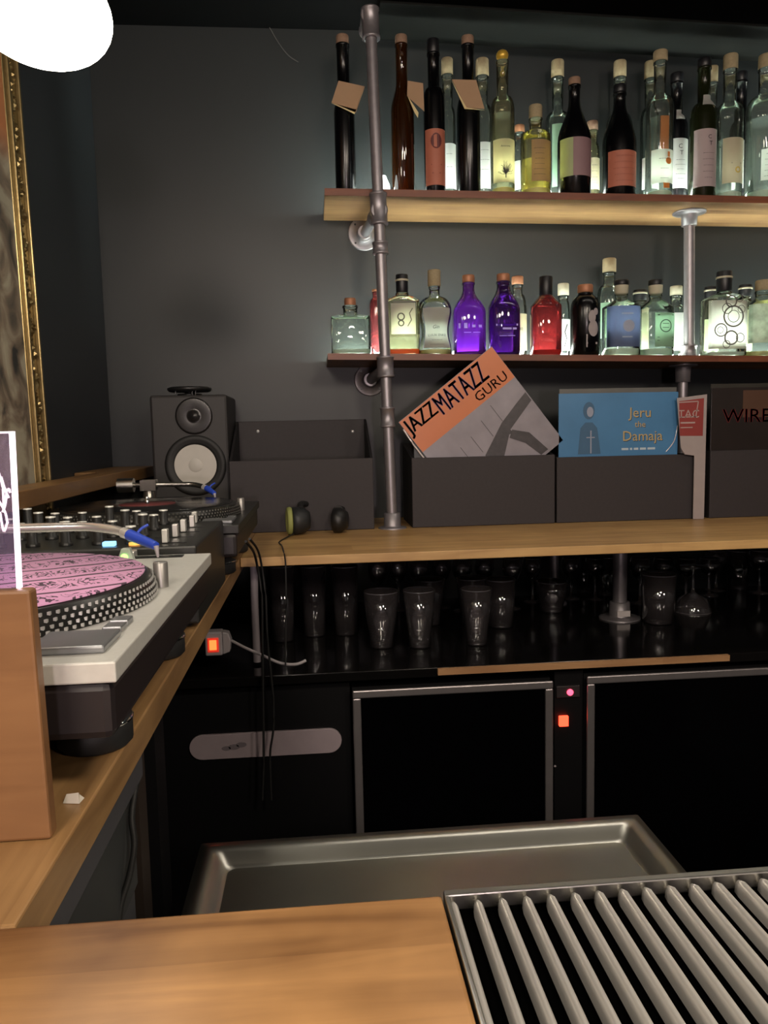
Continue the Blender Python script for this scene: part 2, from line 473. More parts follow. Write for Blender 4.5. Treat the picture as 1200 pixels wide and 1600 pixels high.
# ------------------------------------------------------------------ shelves
YF = 1.92
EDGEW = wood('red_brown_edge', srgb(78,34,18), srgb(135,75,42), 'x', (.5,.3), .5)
YLED = 2.018
def mkshelf(pl, pr, th_px, name, label, yb=YW-.001, yf=YF, m=SHELFW, front=None):
    a = at(*pl,y=yf); c = at(*pr,y=yf)
    sl = (c.z-a.z)/(c.x-a.x)
    th = mpp(800,pl[1],yf)*th_px
    x1 = 2.3
    f = lambda x: a.z+(x-a.x)*sl
    th_ = thing(name,(a.x,yf,a.z),label,'shelf')
    mb = MB()
    vs = [(a.x,yf,f(a.x)-th),(x1,yf,f(x1)-th),(x1,yb,f(x1)-th),(a.x,yb,f(a.x)-th),(a.x,yf,f(a.x)),(x1,yf,f(x1)),(x1,yb,f(x1)),(a.x,yb,f(a.x))]
    mb.add(vs,[(3,2,1,0),(4,5,6,7),(0,1,5,4),(1,2,6,5),(2,3,7,6),(3,0,4,7)])
    mb.build('shelf_board', m, th_, bevel=.001)
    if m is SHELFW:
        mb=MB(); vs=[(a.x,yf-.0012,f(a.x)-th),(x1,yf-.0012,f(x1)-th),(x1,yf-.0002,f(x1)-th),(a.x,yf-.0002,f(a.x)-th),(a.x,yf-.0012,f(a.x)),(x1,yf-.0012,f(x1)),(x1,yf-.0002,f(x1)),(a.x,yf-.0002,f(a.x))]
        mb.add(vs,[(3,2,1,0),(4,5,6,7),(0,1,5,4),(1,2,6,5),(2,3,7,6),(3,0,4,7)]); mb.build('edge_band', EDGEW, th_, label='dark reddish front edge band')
    return f, th_, th
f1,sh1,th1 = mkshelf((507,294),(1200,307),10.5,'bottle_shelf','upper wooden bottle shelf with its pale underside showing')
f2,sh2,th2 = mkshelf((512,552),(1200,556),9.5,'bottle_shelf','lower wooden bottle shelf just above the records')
f0,sh0,th0 = mkshelf((594,0),(1200,38),4,'top_plank','black stained plank running above the upper bottles',yb=YF+.17,m=CHARW)
LED = mat('led_strip_light', (1,1,1), .5, emit=(.86,1.0,.90), es=125)
for f_,sh_,x0_ in ((f1,sh1,.05),(f2,sh2,.05)):
    x0_ = sh_.location.x+.03
    mb=MB(); vs=[]
    for (x_,) in ((x0_,),(2.2,)):
        vs+=[(x_,YLED-.005,f_(x_)+.0004),(x_,YLED+.005,f_(x_)+.0004),(x_,YLED+.005,f_(x_)+.0065),(x_,YLED-.005,f_(x_)+.0065)]
    mb.add(vs,[(0,1,2,3),(7,6,5,4),(0,4,5,1),(1,5,6,2),(2,6,7,3),(3,7,4,0)])
    mb.build('led_strip', LED, sh_, label='glowing white light strip')

# ------------------------------------------------------------------ pipes
YP = 1.893
def fitting(mb,a,b,r,n=20):
    a,b=Vector(a),Vector(b); d=(b-a).normalized(); L=(b-a).length
    M=Matrix.Translation(a)@d.to_track_quat('Z','Y').to_matrix().to_4x4()
    mb.lathe([(r*.9,0),(r*1.08,.0008),(r*1.08,.005),(r,.006),(r,L-.006),(r*1.08,L-.005),(r*1.08,L-.0008),(r*.9,L)],n=n,M=M)
def flange(mb,c,d,R,r,h,holes=None):
    c=Vector(c);d=Vector(d)
    M=Matrix.Translation(c)@d.to_track_quat('Z','Y').to_matrix().to_4x4()
    mb.lathe([(R,0),(R,.003),(R*.92,.004),(r*1.25,.005),(r*1.18,.008),(r*1.12,h),(r,h+.001)],n=28,M=M)
    if holes is not None:
        for k in range(4):
            a=pi/4+k*pi/2
            holes.lathe([(.0028,0),(.0028,.001)],n=10,M=M@Matrix.Translation((cos(a)*R*.78,sin(a)*R*.78,.0042)))
pp = thing('pipe_upright', at(612,818,y=YP), 'tall galvanised pipe upright left of the orange record holding both shelves', 'pipe')
pp.location.z = ZT
topP = at(578,14,y=YP); baseP = at(613,814,y=YP); baseP.z = ZT
r_p = 8.6*mpp(600,500,YP)
def onpipe(py):
    # the upright leans a little
    z_=at(600,py,y=YP).z; t_=(z_-baseP.z)/(topP.z-baseP.z); return baseP.lerp(topP,t_)
MB().cyl(baseP+Vector((0,0,.004)),onpipe(60),r_p,20).build('pipe', GALV, pp)
mb=MB(); ho=MB()
flange(mb,(baseP.x,baseP.y,ZT),(0,0,1),22*mpp(612,815,YP),r_p*1.35,.038,ho)
mb.build('floor_flange', GALV, pp)
for q0_,q1_,k_ in ((590,557,1.5),(668,636,1.28),(398,378,1.35)):
    mb=MB(); fitting(mb,onpipe(q0_),onpipe(q1_),r_p*k_); mb.build('collar', GALV, pp)
# tees carrying the wall struts
zz1=f1(.15)-th1-.02; 
def wallstrut(py_front,pxw,pyw,parent):
    a=onpipe(py_front); w_=at(pxw,pyw,y=YW)
    mb=MB(); ho=MB()
    mb.cyl(a,(w_.x,YW-.01,w_.z),r_p*.98,18)
    mb.build('strut', GALV, parent)
    mb=MB()
    flange(mb,(w_.x,YW-.0005,w_.z),(0,-1,0),.044,r_p*1.3,.024,ho); mb.build('wall_flange', GALV, parent)
    ho.build('screw', BLKMET, parent)
    return a
a=wallstrut(330,569,366,pp)
mb=MB(); fitting(mb,onpipe(352),onpipe(302),r_p*1.5); fitting(mb,a+Vector((0,-.014,0)),a+Vector((-.004,.05,-.004)),r_p*1.45); mb.build('tee', GALV, pp)
a=wallstrut(575,578,594,pp)
# elbow at the top
mb=MB(); a=onpipe(62); b_=onpipe(14)
fitting(mb,a,b_,r_p*1.5); fitting(mb,b_+Vector((-.002,-.01,-.016)),b_+Vector((-.002,.07,-.016)),r_p*1.45)
mb.build('elbow', GALV, pp)

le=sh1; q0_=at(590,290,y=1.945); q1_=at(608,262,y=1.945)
MB().lathe([(.014,0),(.016,.004),(.015,.016),(.009,.030),(.006,.038),(.0,.040)],c=((q0_.x+q1_.x)/2,1.945,f1(q0_.x)+.0008),n=20).build('added_glow', mat('added_white_glow',(1,1,1),.5,emit=(.92,1,.97),es=4), le, label='added white glow beside the pipe upright')  # added emissive blob stands in for a bright reflection at the pipe
# second upright: between shelves
def midpipe(pxt,pxb,fa,fb,y_,label,Rf=27,base=True):
    pass
YQ=2.005
tq=at(1077,332,y=YQ); bq=at(1077,552,y=YQ)
q=thing('pipe_upright',(bq.x,YQ,f2(bq.x)),'galvanised pipe upright between the two bottle shelves at right','pipe')
zt=f1(tq.x)-th1-.001; zb=f2(bq.x)+.0005
MB().cyl((bq.x,YQ,zb+.002),(tq.x,YQ,zt),r_p*1.05,20).build('pipe', GALV, q)
mb=MB(); flange(mb,(tq.x,YQ,zt),(0,0,-1),.042,r_p*1.3,.034); mb.build('flange', GALV, q)
mb=MB(); fitting(mb,(bq.x-.002,YQ,zb),(bq.x-.002,YQ,zb+.036),r_p*1.5); mb.build('collar', GALV, q)
# short pipe below shelf 2
bq2=at(1067,600,y=YQ)
q=thing('pipe_upright',(bq2.x,YQ,ZT),'galvanised pipe upright under the lower shelf behind the white divider','pipe')
zt=f2(bq2.x)-th2-.001
MB().cyl((bq2.x,YQ,ZT+.001),(bq2.x,YQ,zt),r_p*.95,18).build('pipe', GALV, q)
mb=MB(); flange(mb,(bq2.x,YQ,zt),(0,0,-1),.036,r_p*1.25,.045); mb.build('flange', GALV, q)
# pipes under board
for px,py,y_,lab in ((968,966,None,'short galvanised pipe leg with wide round foot among the glasses'),(866,905,2.02,'thin galvanised pipe leg standing farther back behind the tumblers')):
    p = at(px,py,z=ZC) if y_ is None else Vector((at(px,880,y=y_).x,y_,ZC))
    q=thing('short_pipe',(p.x,p.y,ZC),lab,'pipe')
    zt = ZT-max(.018,bth)-.0006
    r2 = (10.5 if y_ is None else 6.5)*mpp(px,900,p.y)
    MB().cyl((p.x,p.y,ZC+.001),(p.x,p.y,zt),r2,20).build('pipe', GALV, q)
    mb=MB(); flange(mb,(p.x,p.y,ZC+.0003),(0,0,1),r2*2.9,r2*1.25,.042); mb.build('floor_flange', GALV, q)
    if y_ is None:
        MB().box(p.x-r2*.95,p.y-r2*1.55,ZC+.010,p.x+r2*.95,p.y-r2*1.25,ZC+.024).build('sticker', mat('white_sticker',(.6,.55,.55),.6), q)

# ------------------------------------------------------------------ 2D print helpers
_tc={}
def text2d(txt, size, shear=0):
    key=(txt,)
    if key not in _tc:
        c=bpy.data.curves.new('t','FONT'); c.body=txt; c.size=1;  c.align_x='CENTER'; c.resolution_u=2
        o=bpy.data.objects.new('t',c); C.objects.link(o)
        bpy.context.view_layer.update()
        me=bpy.data.meshes.new_from_object(o.evaluated_get(bpy.context.evaluated_depsgraph_get()))
        _tc[key]=([tuple(v.co) for v in me.vertices],[tuple(p.vertices) for p in me.polygons])
        bpy.data.objects.remove(o); bpy.data.curves.remove(c); bpy.data.meshes.remove(me)
    vs,fs=_tc[key]
    return [((x+y*shear)*size,y*size) for x,y,z in vs],fs
class Print:
    def __init__(s): s.v=[];s.f=[]
    def add(s,vs,fs,dx=0,dy=0,rot=0,sx=1,sy=1):
        b=len(s.v); c,si=cos(rot),sin(rot)
        for u,v in vs:
            u*=sx;v*=sy
            s.v.append((u*c-v*si+dx,u*si+v*c+dy))
        s.f+= [tuple(i+b for i in f) for f in fs]; return s
    def text(s,t,size,dx=0,dy=0,rot=0,sx=1,sy=1,shear=0):
        return s.add(*text2d(t,size,shear),dx,dy,rot,sx,sy)
    def rect(s,x0,y0,x1,y1): return s.add([(x0,y0),(x1,y0),(x1,y1),(x0,y1)],[(0,1,2,3)])
    def ring(s,cx,cy,r,w,n=24,sx=1):
        vs=[];fs=[]
        for k in range(n):
            a=2*pi*k/n; vs+=[(cx+r*cos(a)*sx,cy+r*sin(a)),(cx+(r-w)*cos(a)*sx,cy+(r-w)*sin(a))]
        for k in range(n):
            k2=(k+1)%n; fs.append((2*k,2*k2,2*k2+1,2*k+1))
        return s.add(vs,fs)
    def disc(s,cx,cy,r,n=18,sy=1): return s.add([(cx+r*cos(2*pi*k/n),cy+r*sy*sin(2*pi*k/n)) for k in range(n)],[tuple(range(n))])
    def stroke(s,pts,w):
        for (a,b),(c,d) in zip(pts[:-1],pts[1:]):
            L=hypot(c-a,d-b) or 1e-6; nx,ny=-(d-b)/L*w/2,(c-a)/L*w/2
            s.add([(a+nx,b+ny),(a-nx,b-ny),(c-nx,d-ny),(c+nx,d+ny)],[(0,1,2,3)])
        return s
    def to(s,mp):
        m=MB(); m.add([mp(u,v) for u,v in s.v],s.f); return m

# ------------------------------------------------------------------ bottles
GL = {
 'clear': glass('clear_glass',(.95,.97,.94),1.42,.022,1.2,(.85,.9,.75)),
 'clearg': glass('greenish_clear_glass',(.91,.96,.92),1.42,.022,1.2,(.75,.88,.78)),
 'black': mat('near_black_glass',(.0015,.0015,.002),.22,spec=.35),
 'olive': mat('olive_black_glass',(.008,.010,.003),.2,spec=.35),
 'amber': glass('brown_glass',(.08,.028,.008),1.5,.35,1.2,(.10,.030,.004)),
 'purple': glass('violet_glass',(.40,.16,.75),1.5,.35,1.3,(.32,.07,.62)),
 'purpled': glass('dark_violet_glass',(.18,.07,.34),1.5,.22,1.3,(.14,.04,.28)),
 'red': glass('red_liquor_glass',(.65,.20,.20),1.5,.35,1.3,(.42,.09,.10)),
 'yellow': glass('pale_yellow_glass',(.96,.94,.78),1.42,.04,1.2,(.95,.85,.45)),
}
LQ = {
 'water': glass('clear_spirit',(.93,.96,.94),1.33,.05,.6,(.85,.95,.9)),
 'yellow': glass('yellow_spirit',(.95,.90,.55),1.33,.16,.6,(.95,.85,.35)),
 'amberlit': glass('amber_spirit',(.8,.35,.05),1.33,.4,.6,(.65,.24,.03)),
}
LIT = mat('glow_white_base', (.80,.92,.84), .25, trans=.6, var=.05)  # pale translucent tone stands in for light refracted in the thick base
LITY = mat('glow_yellow_base', (.90,.88,.55), .25, trans=.6, var=.05)
LITO = mat('orange_glowing_base', (.95,.25,.08), .25, trans=.6, var=.05)  # orange tone stands in for the glow at the bottle foot
LB = {
 'white': mat('white_label',(.78,.78,.74),.6,trans=.6,var=.05),
 'cream': mat('cream_label',(.70,.62,.40),.6,trans=.6,var=.06),
 'grey': mat('grey_white_label',(.66,.65,.58),.6,trans=.6,var=.06),
 'brown': mat('brown_paper_label',(.30,.19,.10),.7,trans=.2,var=.15),
 'copper': mat('copper_red_label',(.40,.13,.08),.6,var=.12),
 'mauve': mat('mauve_label',(.26,.16,.17),.6,trans=.1,var=.08),
 'green': mat('lime_label',(.50,.58,.30),.6,trans=.35,var=.08),
 'blue': mat('navy_label',(.10,.13,.26),.6,trans=.5,var=.1),
 'lgreen': mat('pale_green_label',(.35,.55,.38),.6,trans=.6,var=.08),
 'beige': mat('beige_label',(.46,.40,.28),.6,trans=.2,var=.08),
 'tan': mat('kraft_tag',(.46,.30,.18),.8,trans=.25,var=.08),
 'tany': mat('pale_tag_inner',(.85,.72,.42),.8,trans=.4,var=.05),
 'pinkw': mat('pale_pink_label',(.55,.44,.45),.6,trans=.3,var=.06),
 'sage': mat('sage_camouflage_label',(.33,.36,.28),.6,trans=.3,var=.8,scale=45),
}
CAPM = {'cork':CORK,'black':BLKCAP,'white':mat('ivory_stopper',(.72,.68,.52),.5,trans=.4),'gold':mat('gold_ball',(.65,.42,.06),.3,.4),
        'copper':mat('copper_stopper',(.38,.17,.09),.5,.3),'clearcork':mat('pale_cork',(.44,.36,.22),.8,scale=200,var=.2,trans=.3)}
def sec(rx,ry,n,k,N_):
    a=2*pi*k/N_; c,s_=cos(a),sin(a)
    return (abs(c)**(2/n)*rx*(1 if c>=0 else -1), abs(s_)**(2/n)*ry*(1 if s_>=0 else -1))
def bottle(fz,row,px,top,hw,sh,nk,nhw,capinfo,gl,label,labels=(),liquid=None,shape='round',ratio=1.0,shoulder='round',
           group=None,base=None,prints=None,tagp=None,dy=0):
    y0 = {'f':1.968,'b':2.072,'m':1.985}[row]+dy
    bpy_ = 298 if fz is f1 else 552
    p = at(px,bpy_,y=y0); x = p.x; zb = fz(x)+.0008
    m1 = mpp(px,(top+bpy_)/2,y0)
    Hh = lambda q_: at(px,q_,y=y0).z-zb
    R=hw*m1; rn=nhw*m1; nb=6.0 if shape=='square' else (3.0 if shape=='soft' else 2.0)
    kind,cpy,chw = capinfo
    zsh,znk,zc,zt = Hh(sh),Hh(nk),Hh(cpy),Hh(top)
    NN = 32
    prof=[(0,R*.90,nb),(.004,R,nb)]
    if shape=='waist':
        for k in range(1,12):
            t_=k/12; prof.append((.004+(zsh-.004)*t_, R*(1-.20*sin(pi*t_)**2), 2.4))
    prof.append((zsh,R,nb))
    for k in range(1,8):
        t_=k/7
        if shoulder=='round': z_=zsh+(znk-zsh)*sin(t_*pi/2); r_=rn+(R-rn)*cos(t_*pi/2)
        elif shoulder=='flat': z_=zsh+(znk-zsh)*t_; r_=R+(rn-R)*t_**1.0
        else: z_=zsh+(znk-zsh)*t_; r_=rn+(R-rn)*(.5+.5*cos(pi*t_))
        prof.append((z_,r_,nb+(2-nb)*t_))
    zneck = zc if zc>znk else znk
    prof += [(zneck-.006,rn,2),(zneck-.0055,rn*1.12,2),(zneck-.0005,rn*1.12,2),(zneck,rn,2)]
    def ry_of(z_,r_):
        if z_<=zsh: return r_*ratio
        t_=min(1,(z_-zsh)/max(1e-5,znk-zsh)); return r_*(ratio+(1-ratio)*t_)
    th_ = thing('bottle',(x,y0,zb),label,'bottle',group)
    mb=MB(); vs=[];fs=[]
    for (z_,r_,n_) in prof:
        for k in range(NN):
            a,b_=sec(r_,ry_of(z_,r_),n_,k,NN); vs.append((a,b_,z_))
    for i in range(len(prof)-1):
        for k in range(NN):
            k2=(k+1)%NN; fs.append((i*NN+k,i*NN+k2,(i+1)*NN+k2,(i+1)*NN+k))
    mb.add(vs,fs,True); mb.add(vs[:NN],[tuple(range(NN-1,-1,-1))]); mb.add(vs[-NN:],[tuple(range(NN))])
    mb.build('glass_body', GL[gl], th_, local=True)
    def radius_at(z_):
        for (a,b_) in zip(prof[:-1],prof[1:]):
            if a[0]<=z_<=b_[0]:
                t_=(z_-a[0])/max(1e-6,b_[0]-a[0]); return a[1]+(b_[1]-a[1])*t_, a[2]+(b_[2]-a[2])*t_
        return R,nb
    def inner(z0,z1,k_,name,m):
        zs=[z0]+[q[0] for q in prof if z0<q[0]<z1]+[z1]; vs=[];fs=[]
        for z_ in zs:
            r_,n_=radius_at(z_)
            for k in range(NN):
                a,b_=sec(r_*k_,ry_of(z_,r_)*k_,n_,k,NN); vs.append((a,b_,z_))
        for i in range(len(zs)-1):
            for k in range(NN):
                k2=(k+1)%NN; fs.append((i*NN+k,i*NN+k2,(i+1)*NN+k2,(i+1)*NN+k))
        mb=MB(); mb.add(vs,fs,True); mb.add(vs[:NN],[tuple(range(NN-1,-1,-1))]); mb.add(vs[-NN:],[tuple(range(NN))])
        return mb.build(name,m,th_,local=True)
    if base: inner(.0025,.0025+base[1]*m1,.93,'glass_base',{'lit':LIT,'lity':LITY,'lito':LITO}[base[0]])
    if liquid: inner(.003+(base[1]*m1 if base else 0),Hh(liquid[0]),.92,'liquid',LQ[liquid[1]])
    # cap
    cr=chw*m1; mb=MB()
    if kind=='gold':
        mb.lathe([(cr*sin(pi*k/8),zc+(zt-zc)*(1-cos(pi*k/8))/2) for k in range(9)],n=18)
    else:
        mb.lathe([(cr*.94,zc+.0003),(cr,zc+.002),(cr,zt-.003),(cr*.93,zt-.0006),(cr*.6,zt)],n=20)
    if kind=='blackring':
        zr=zt-(zt-zc)*.30
        mb.build('cap',BLKCAP,th_,local=True)
        MB().lathe([(cr*1.06,zr-.0035),(cr*1.08,zr-.003),(cr*1.08,zr+.001),(cr*1.0,zr+.0015)],n=20).build('cap_ring',CAPM['white'],th_,local=True)
    elif kind=='blackwhite':   # black lid on ivory stopper
        mb=MB(); zm=zc+(zt-zc)*.62
        mb.lathe([(cr*1.0,zm),(cr*1.04,zm+.001),(cr*1.04,zt-.002),(cr*.9,zt)],n=20); mb.build('cap',BLKCAP,th_,local=True)
        MB().lathe([(cr*.7,zc-.002),(cr*.95,zc+.004),(cr*1.0,zm-.0003)],n=20).build('stopper',CAPM['white'],th_,local=True)
    else:
        mb.build('cap',CAPM[kind],th_,local=True)
    def surf(u,z_,off):
        r_,n_=radius_at(z_); rx=r_; ry=ry_of(z_,r_)
        q_=min(.999,abs(u)/rx); return (u,-ry*(1-q_**n_)**(1/n_)-off,z_)
    lo=None
    for i,lb in enumerate(labels):
        y_0,y_1,u0,u1,lm = lb[:5]
        z1_,z0_=Hh(y_0),Hh(y_1)
        z0_=max(z0_,.003)
        nu=14; nz=3 if shape!='waist' else 10
        vs=[];fs=[]
        for j in range(nz+1):
            z_=z0_+(z1_-z0_)*j/nz
            r_,_n=radius_at(z_)
            for ii in range(nu+1):
                u=(u0+(u1-u0)*ii/nu)*min(r_,R)
                vs.append(surf(u,z_,.0006+.0004*i))
        for j in range(nz):
            for ii in range(nu):
                a=j*(nu+1)+ii; fs.append((a,a+1,a+nu+2,a+nu+1))
        mb=MB(); mb.add(vs,fs,True); o=mb.build('paper_label',LB[lm],th_,local=True)
        if i==0: lo=o
    if prints:
        for (mk,fn) in prints:
            pr=Print(); fn(pr,R,Hh,m1)
            mm=pr.to(lambda u,v: surf(u,v,.0017)); mm.build('lettering',mk,lo or th_,local=True)
    if tagp:
        for (quad,mn) in tagp:
            pts=[at(a,b_,y=y0-R-.006)-Vector((x,y0,zb)) for a,b_ in quad]
            mb=MB(); mb.add([tuple(q) for q in pts]+[(q.x,q.y+.0012,q.z) for q in pts],[(0,1,2,3),(7,6,5,4),(0,4,5,1),(1,5,6,2),(2,6,7,3),(3,7,4,0)])
            mb.build('paper_tag',LB[mn],th_,local=True)
    return th_
G1='bottles on the upper shelf'; G2='bottles on the lower shelf'
def B1(*a,**k): return bottle(f1,*a,group=G1,**k)
def B2(*a,**k): return bottle(f2,*a,group=G2,**k)
def lines(n,y0,y1,w=.6,seed=0):
    def fn(pr,R,H,m1):
        rnd=random.Random(seed)
        for i in range(n):
            z_=H(y0+(y1-y0)*i/max(1,n-1)); ww=R*w*rnd.uniform(.6,1)
            u=-ww
            while u<ww:
                l_=rnd.uniform(.002,.006); pr.rect(u,z_,min(ww,u+l_),z_+.0009); u+=l_+.0012
    return fn
def tree(pr,R,H,m1):
    rnd=random.Random(3); z0=H(282)
    pr.rect(-.0012,z0-.003,.0012,z0+.012)
    for i in range(46):
        a=rnd.uniform(-1.35,1.35); L=rnd.uniform(.4,1)*17*m1; u0=0;v0=z0+.006
        pts=[(0,v0)]
        for k in range(4):
            a2=a+rnd.uniform(-.5,.5); pts.append((pts[-1][0]+sin(a2)*L/4*.8,pts[-1][1]+cos(a2)*L/3.2))
        pr.stroke([(max(-.8*R,min(.8*R,u)),v) for u,v in pts],.0007)
    pr.text('Amarena',.0065,0,H(236))
def paisley(pr,R,H,m1):
    for (cx,cy,r,w) in ((6,497,9,1.6),(6,497,16,4),(-13,518,10,3),(-14,518,5,1.5),(3,530,11,4),(2,474,9,3.5),(-4,485,8,2),(18,486,6,1.5),(17,530,7,2),(-4,540,6,2),(15,470,5,1.5)):
        pr.ring(cx*m1,H(cy),r*m1,w*m1*.6)
KR=INKG
# --- upper shelf, front row
B1('f',541,56,16,180,160,9.5,('cork',70,10),'black','tall black bottle with cork and paper tag left of the pipe upright',
   tagp=[(((529,126),(570,135),(556,176),(518,160)),'tan'),(((518,161),(556,171),(570,137),(554,178)),'tany')])
B1('f',631,56,18,175,128,9,('cork',70,9.5),'amber','tall brown bottle glowing amber at its foot just right of the pipe upright',
   shoulder='s',labels=[(236,296,-.86,.86,'amb')] if False else (),tagp=[(((637,126),(661,130),(663,174),(636,150)),'tan'),(((636,148),(654,176),(653,184),(648,176)),'tany')])
B1('f',680,62,16.5,158,138,9,('black',84,9.5),'black','tall black bottle with copper-red label and dark seal second right of the pipe',
   labels=[(207,294,-.93,.93,'copper')],prints=[(mat('dark_red_ink',(.10,.02,.02),.6),lambda pr,R,H,m1:(pr.disc(0,H(226),8.5*m1,sy=1.35),pr.rect(-.5*R,H(263),.5*R,H(262)),pr.rect(-.4*R,H(276),.4*R,H(275))))])
B1('f',733,57,18,182,150,9,('cork',71,9.5),'black','tall plain black bottle with cork and large slanted paper tag',
   tagp=[(((706,124),(744,125),(757,170),(729,168)),'tan'),(((706,126),(729,168),(757,172),(726,170)),'tany')])
B1('f',786,78,18,172,152,9,('gold',96,9.5),'yellow','tall clear bottle with gold ball stopper and cream tree label',
   labels=[(223,290,-.93,.93,'cream')],liquid=(181,'water'),base=('lity',9),prints=[(INK,tree)])
B1('f',837,165,23,215,206,9.5,('clearcork',186,10),'yellow','short round-shouldered bottle of yellow spirit with brown label marked 2021',
   liquid=(252,'yellow'),base=('lity',8),labels=[(226,290,-.52,.86,'brown')],prints=[(mat('white_print',(.9,.9,.8),.5,trans=.3),lambda pr,R,H,m1:(pr.text('20',.010,-.001,H(215)),pr.text('21',.010,-.001,H(224)))),(INK,lines(6,240,280,.4,2))])
B1('f',897,122,25,222,158,8.5,('cork',134,9),'black','dark wine-shaped bottle with half green half mauve label',
   shoulder='s',labels=[(223,282,-.97,-.38,'green'),(223,282,-.38,.95,'mauve')])
B1('f',967,133,25,226,162,9,('black',146,9.8),'black','dark sloping-shouldered bottle with reddish copper label',
   shoulder='s',labels=[(243,298,-.88,.97,'copper')],prints=[(mat('faint_red_ink',(.22,.06,.04),.6),lines(5,252,290,.75,4))])
ORG=mat('orange_stick',(.62,.20,.04),.6,trans=.2)
oB=B1('f',1029,80,20,172,150,9,('clearcork',97,10.5),'clear','tall clear bottle with orange stick inside near the middle of the row',
   liquid=(188,'water'),base=('lit',8),labels=[(240,292,-.85,.80,'grey')],prints=[(INK,lines(3,255,285,.5,5)),(ORG,lambda pr,R,H,m1:(pr.disc(6*m1,H(258),5*m1),pr.rect(4*m1,H(252),8*m1,H(244)),pr.rect(-2*m1,H(300),8*m1,H(292))))])
zz=oB.location; m1=mpp(1033,200,1.968)
MB().box(2*m1,-.006,.0,13*m1,.006,.0).v if False else None
aa=at(1029,239,y=1.955).z-zz.z; bb=at(1033,180,y=1.955).z-zz.z
MB().box(-1*m1,-.012,aa,12*m1,-.006,bb).build('orange_stick',ORG,oB,local=True,bevel=.001)
B1('f',1097,92,19,185,162,9,('black',106,9.8),'olive','tall olive-black bottle with round neck seal and pale pink label',
   labels=[(208,297,-.94,.94,'pinkw'),(152,170,-.55,.85,'white')],prints=[(INK,lambda pr,R,H,m1:(pr.text('C',.014,.001,H(224)),pr.text('T',.015,.004,H(234)))),(INKG,lines(5,246,284,.5,6))])
B1('f',1137,86,20,180,162,9.5,('clearcork',110,10.5),'clear','clear bottle with steel neck band and beige label',
   liquid=(222,'water'),base=('lit',8),labels=[(222,292,-.80,.92,'beige')],prints=[(mat('ochre_ink',(.45,.30,.05),.6),lambda pr,R,H,m1:pr.ring(4*m1,H(272),4.5*m1,2*m1)),(INKG,lambda pr,R,H,m1:pr.rect(-.3*R,H(262),.5*R,H(261)))])
B1('f',1192,86,27,175,150,10,('clearcork',108,11),'clear','broad clear bottle with a cork cut by the right edge',
   liquid=(190,'water'),base=('lit',10),labels=[(242,290,-.62,.95,'white')],prints=[(INKG,lines(5,250,284,.6,8))])
B1('f',1252,95,22,180,155,9,('cork',112,10),'olive','olive bottle standing beyond the right edge of the view',labels=[(215,292,-.9,.9,'white')]) if False else None
# --- upper shelf, back row
B1('b',701,92,12,190,168,8,('clearcork',118,9),'clear','slim clear bottle with cork squeezed between the red-labelled and tagged bottles',labels=[(228,298,-.95,.95,'white')],prints=[(INKG,lines(3,245,285,.5,9))])
B1('b',755,93,15,185,165,8.5,('clearcork',120,10),'clear','clear corked bottle with tall white label left of the gold stopper',labels=[(227,299,-.95,.6,'white')],prints=[(INKG,lines(4,240,285,.5,10))])
B1('b',812,196,10,240,225,7,('copper',208,8),'clear','small clear bottle with red-brown cap behind the yellow spirit',labels=[(254,299,-.95,.95,'white')])
B1('b',871,95,18,190,176,8.5,('clearcork',122,9.5),'clearg','tall clear bottle with cork behind the green and mauve label',labels=[(200,297,-.7,.1,'lgreen')])
B1('b',925,190,11,245,225,7.5,('cork',205,8.5),'yellow','small bottle with yellow label between the two dark sloping bottles',labels=[(250,299,-.9,.9,'cream')],prints=[(INKG,lines(4,262,290,.5,11))])
B1('b',967,96,20,205,178,8.5,('clearcork',122,9.5),'clearg','clear corked bottle hidden behind the copper-labelled one',labels=[(245,299,.2,.95,'cream')])
B1('b',1014,97,14,190,170,8,('clearcork',124,9),'clearg','clear corked bottle behind the orange stick bottle',labels=[(250,299,-.95,.9,'white')])
B1('b',1055,115,17,205,182,8.5,('black',130,9.5),'black','black-necked bottle with white label reading CT',labels=[(222,299,-.96,.96,'white'),(175,192,-.45,.45,'white')],
   prints=[(INK,lambda pr,R,H,m1:(pr.text('C',.016,-.002,H(238)),pr.text('T',.016,.001,H(248)))),(INKG,lines(6,256,292,.5,12))])
B1('b',1110,104,13,190,170,7,('clearcork',130,7.5),'clear','clear corked bottle behind the olive-black one',labels=[(235,299,-.2,.9,'white')])
B1('b',1154,113,15,215,190,8.5,('black',128,9),'black','dark bottle with white label behind the steel-banded bottle',labels=[(225,299,-.95,.95,'white')],prints=[(INKG,lines(4,240,290,.5,13))])
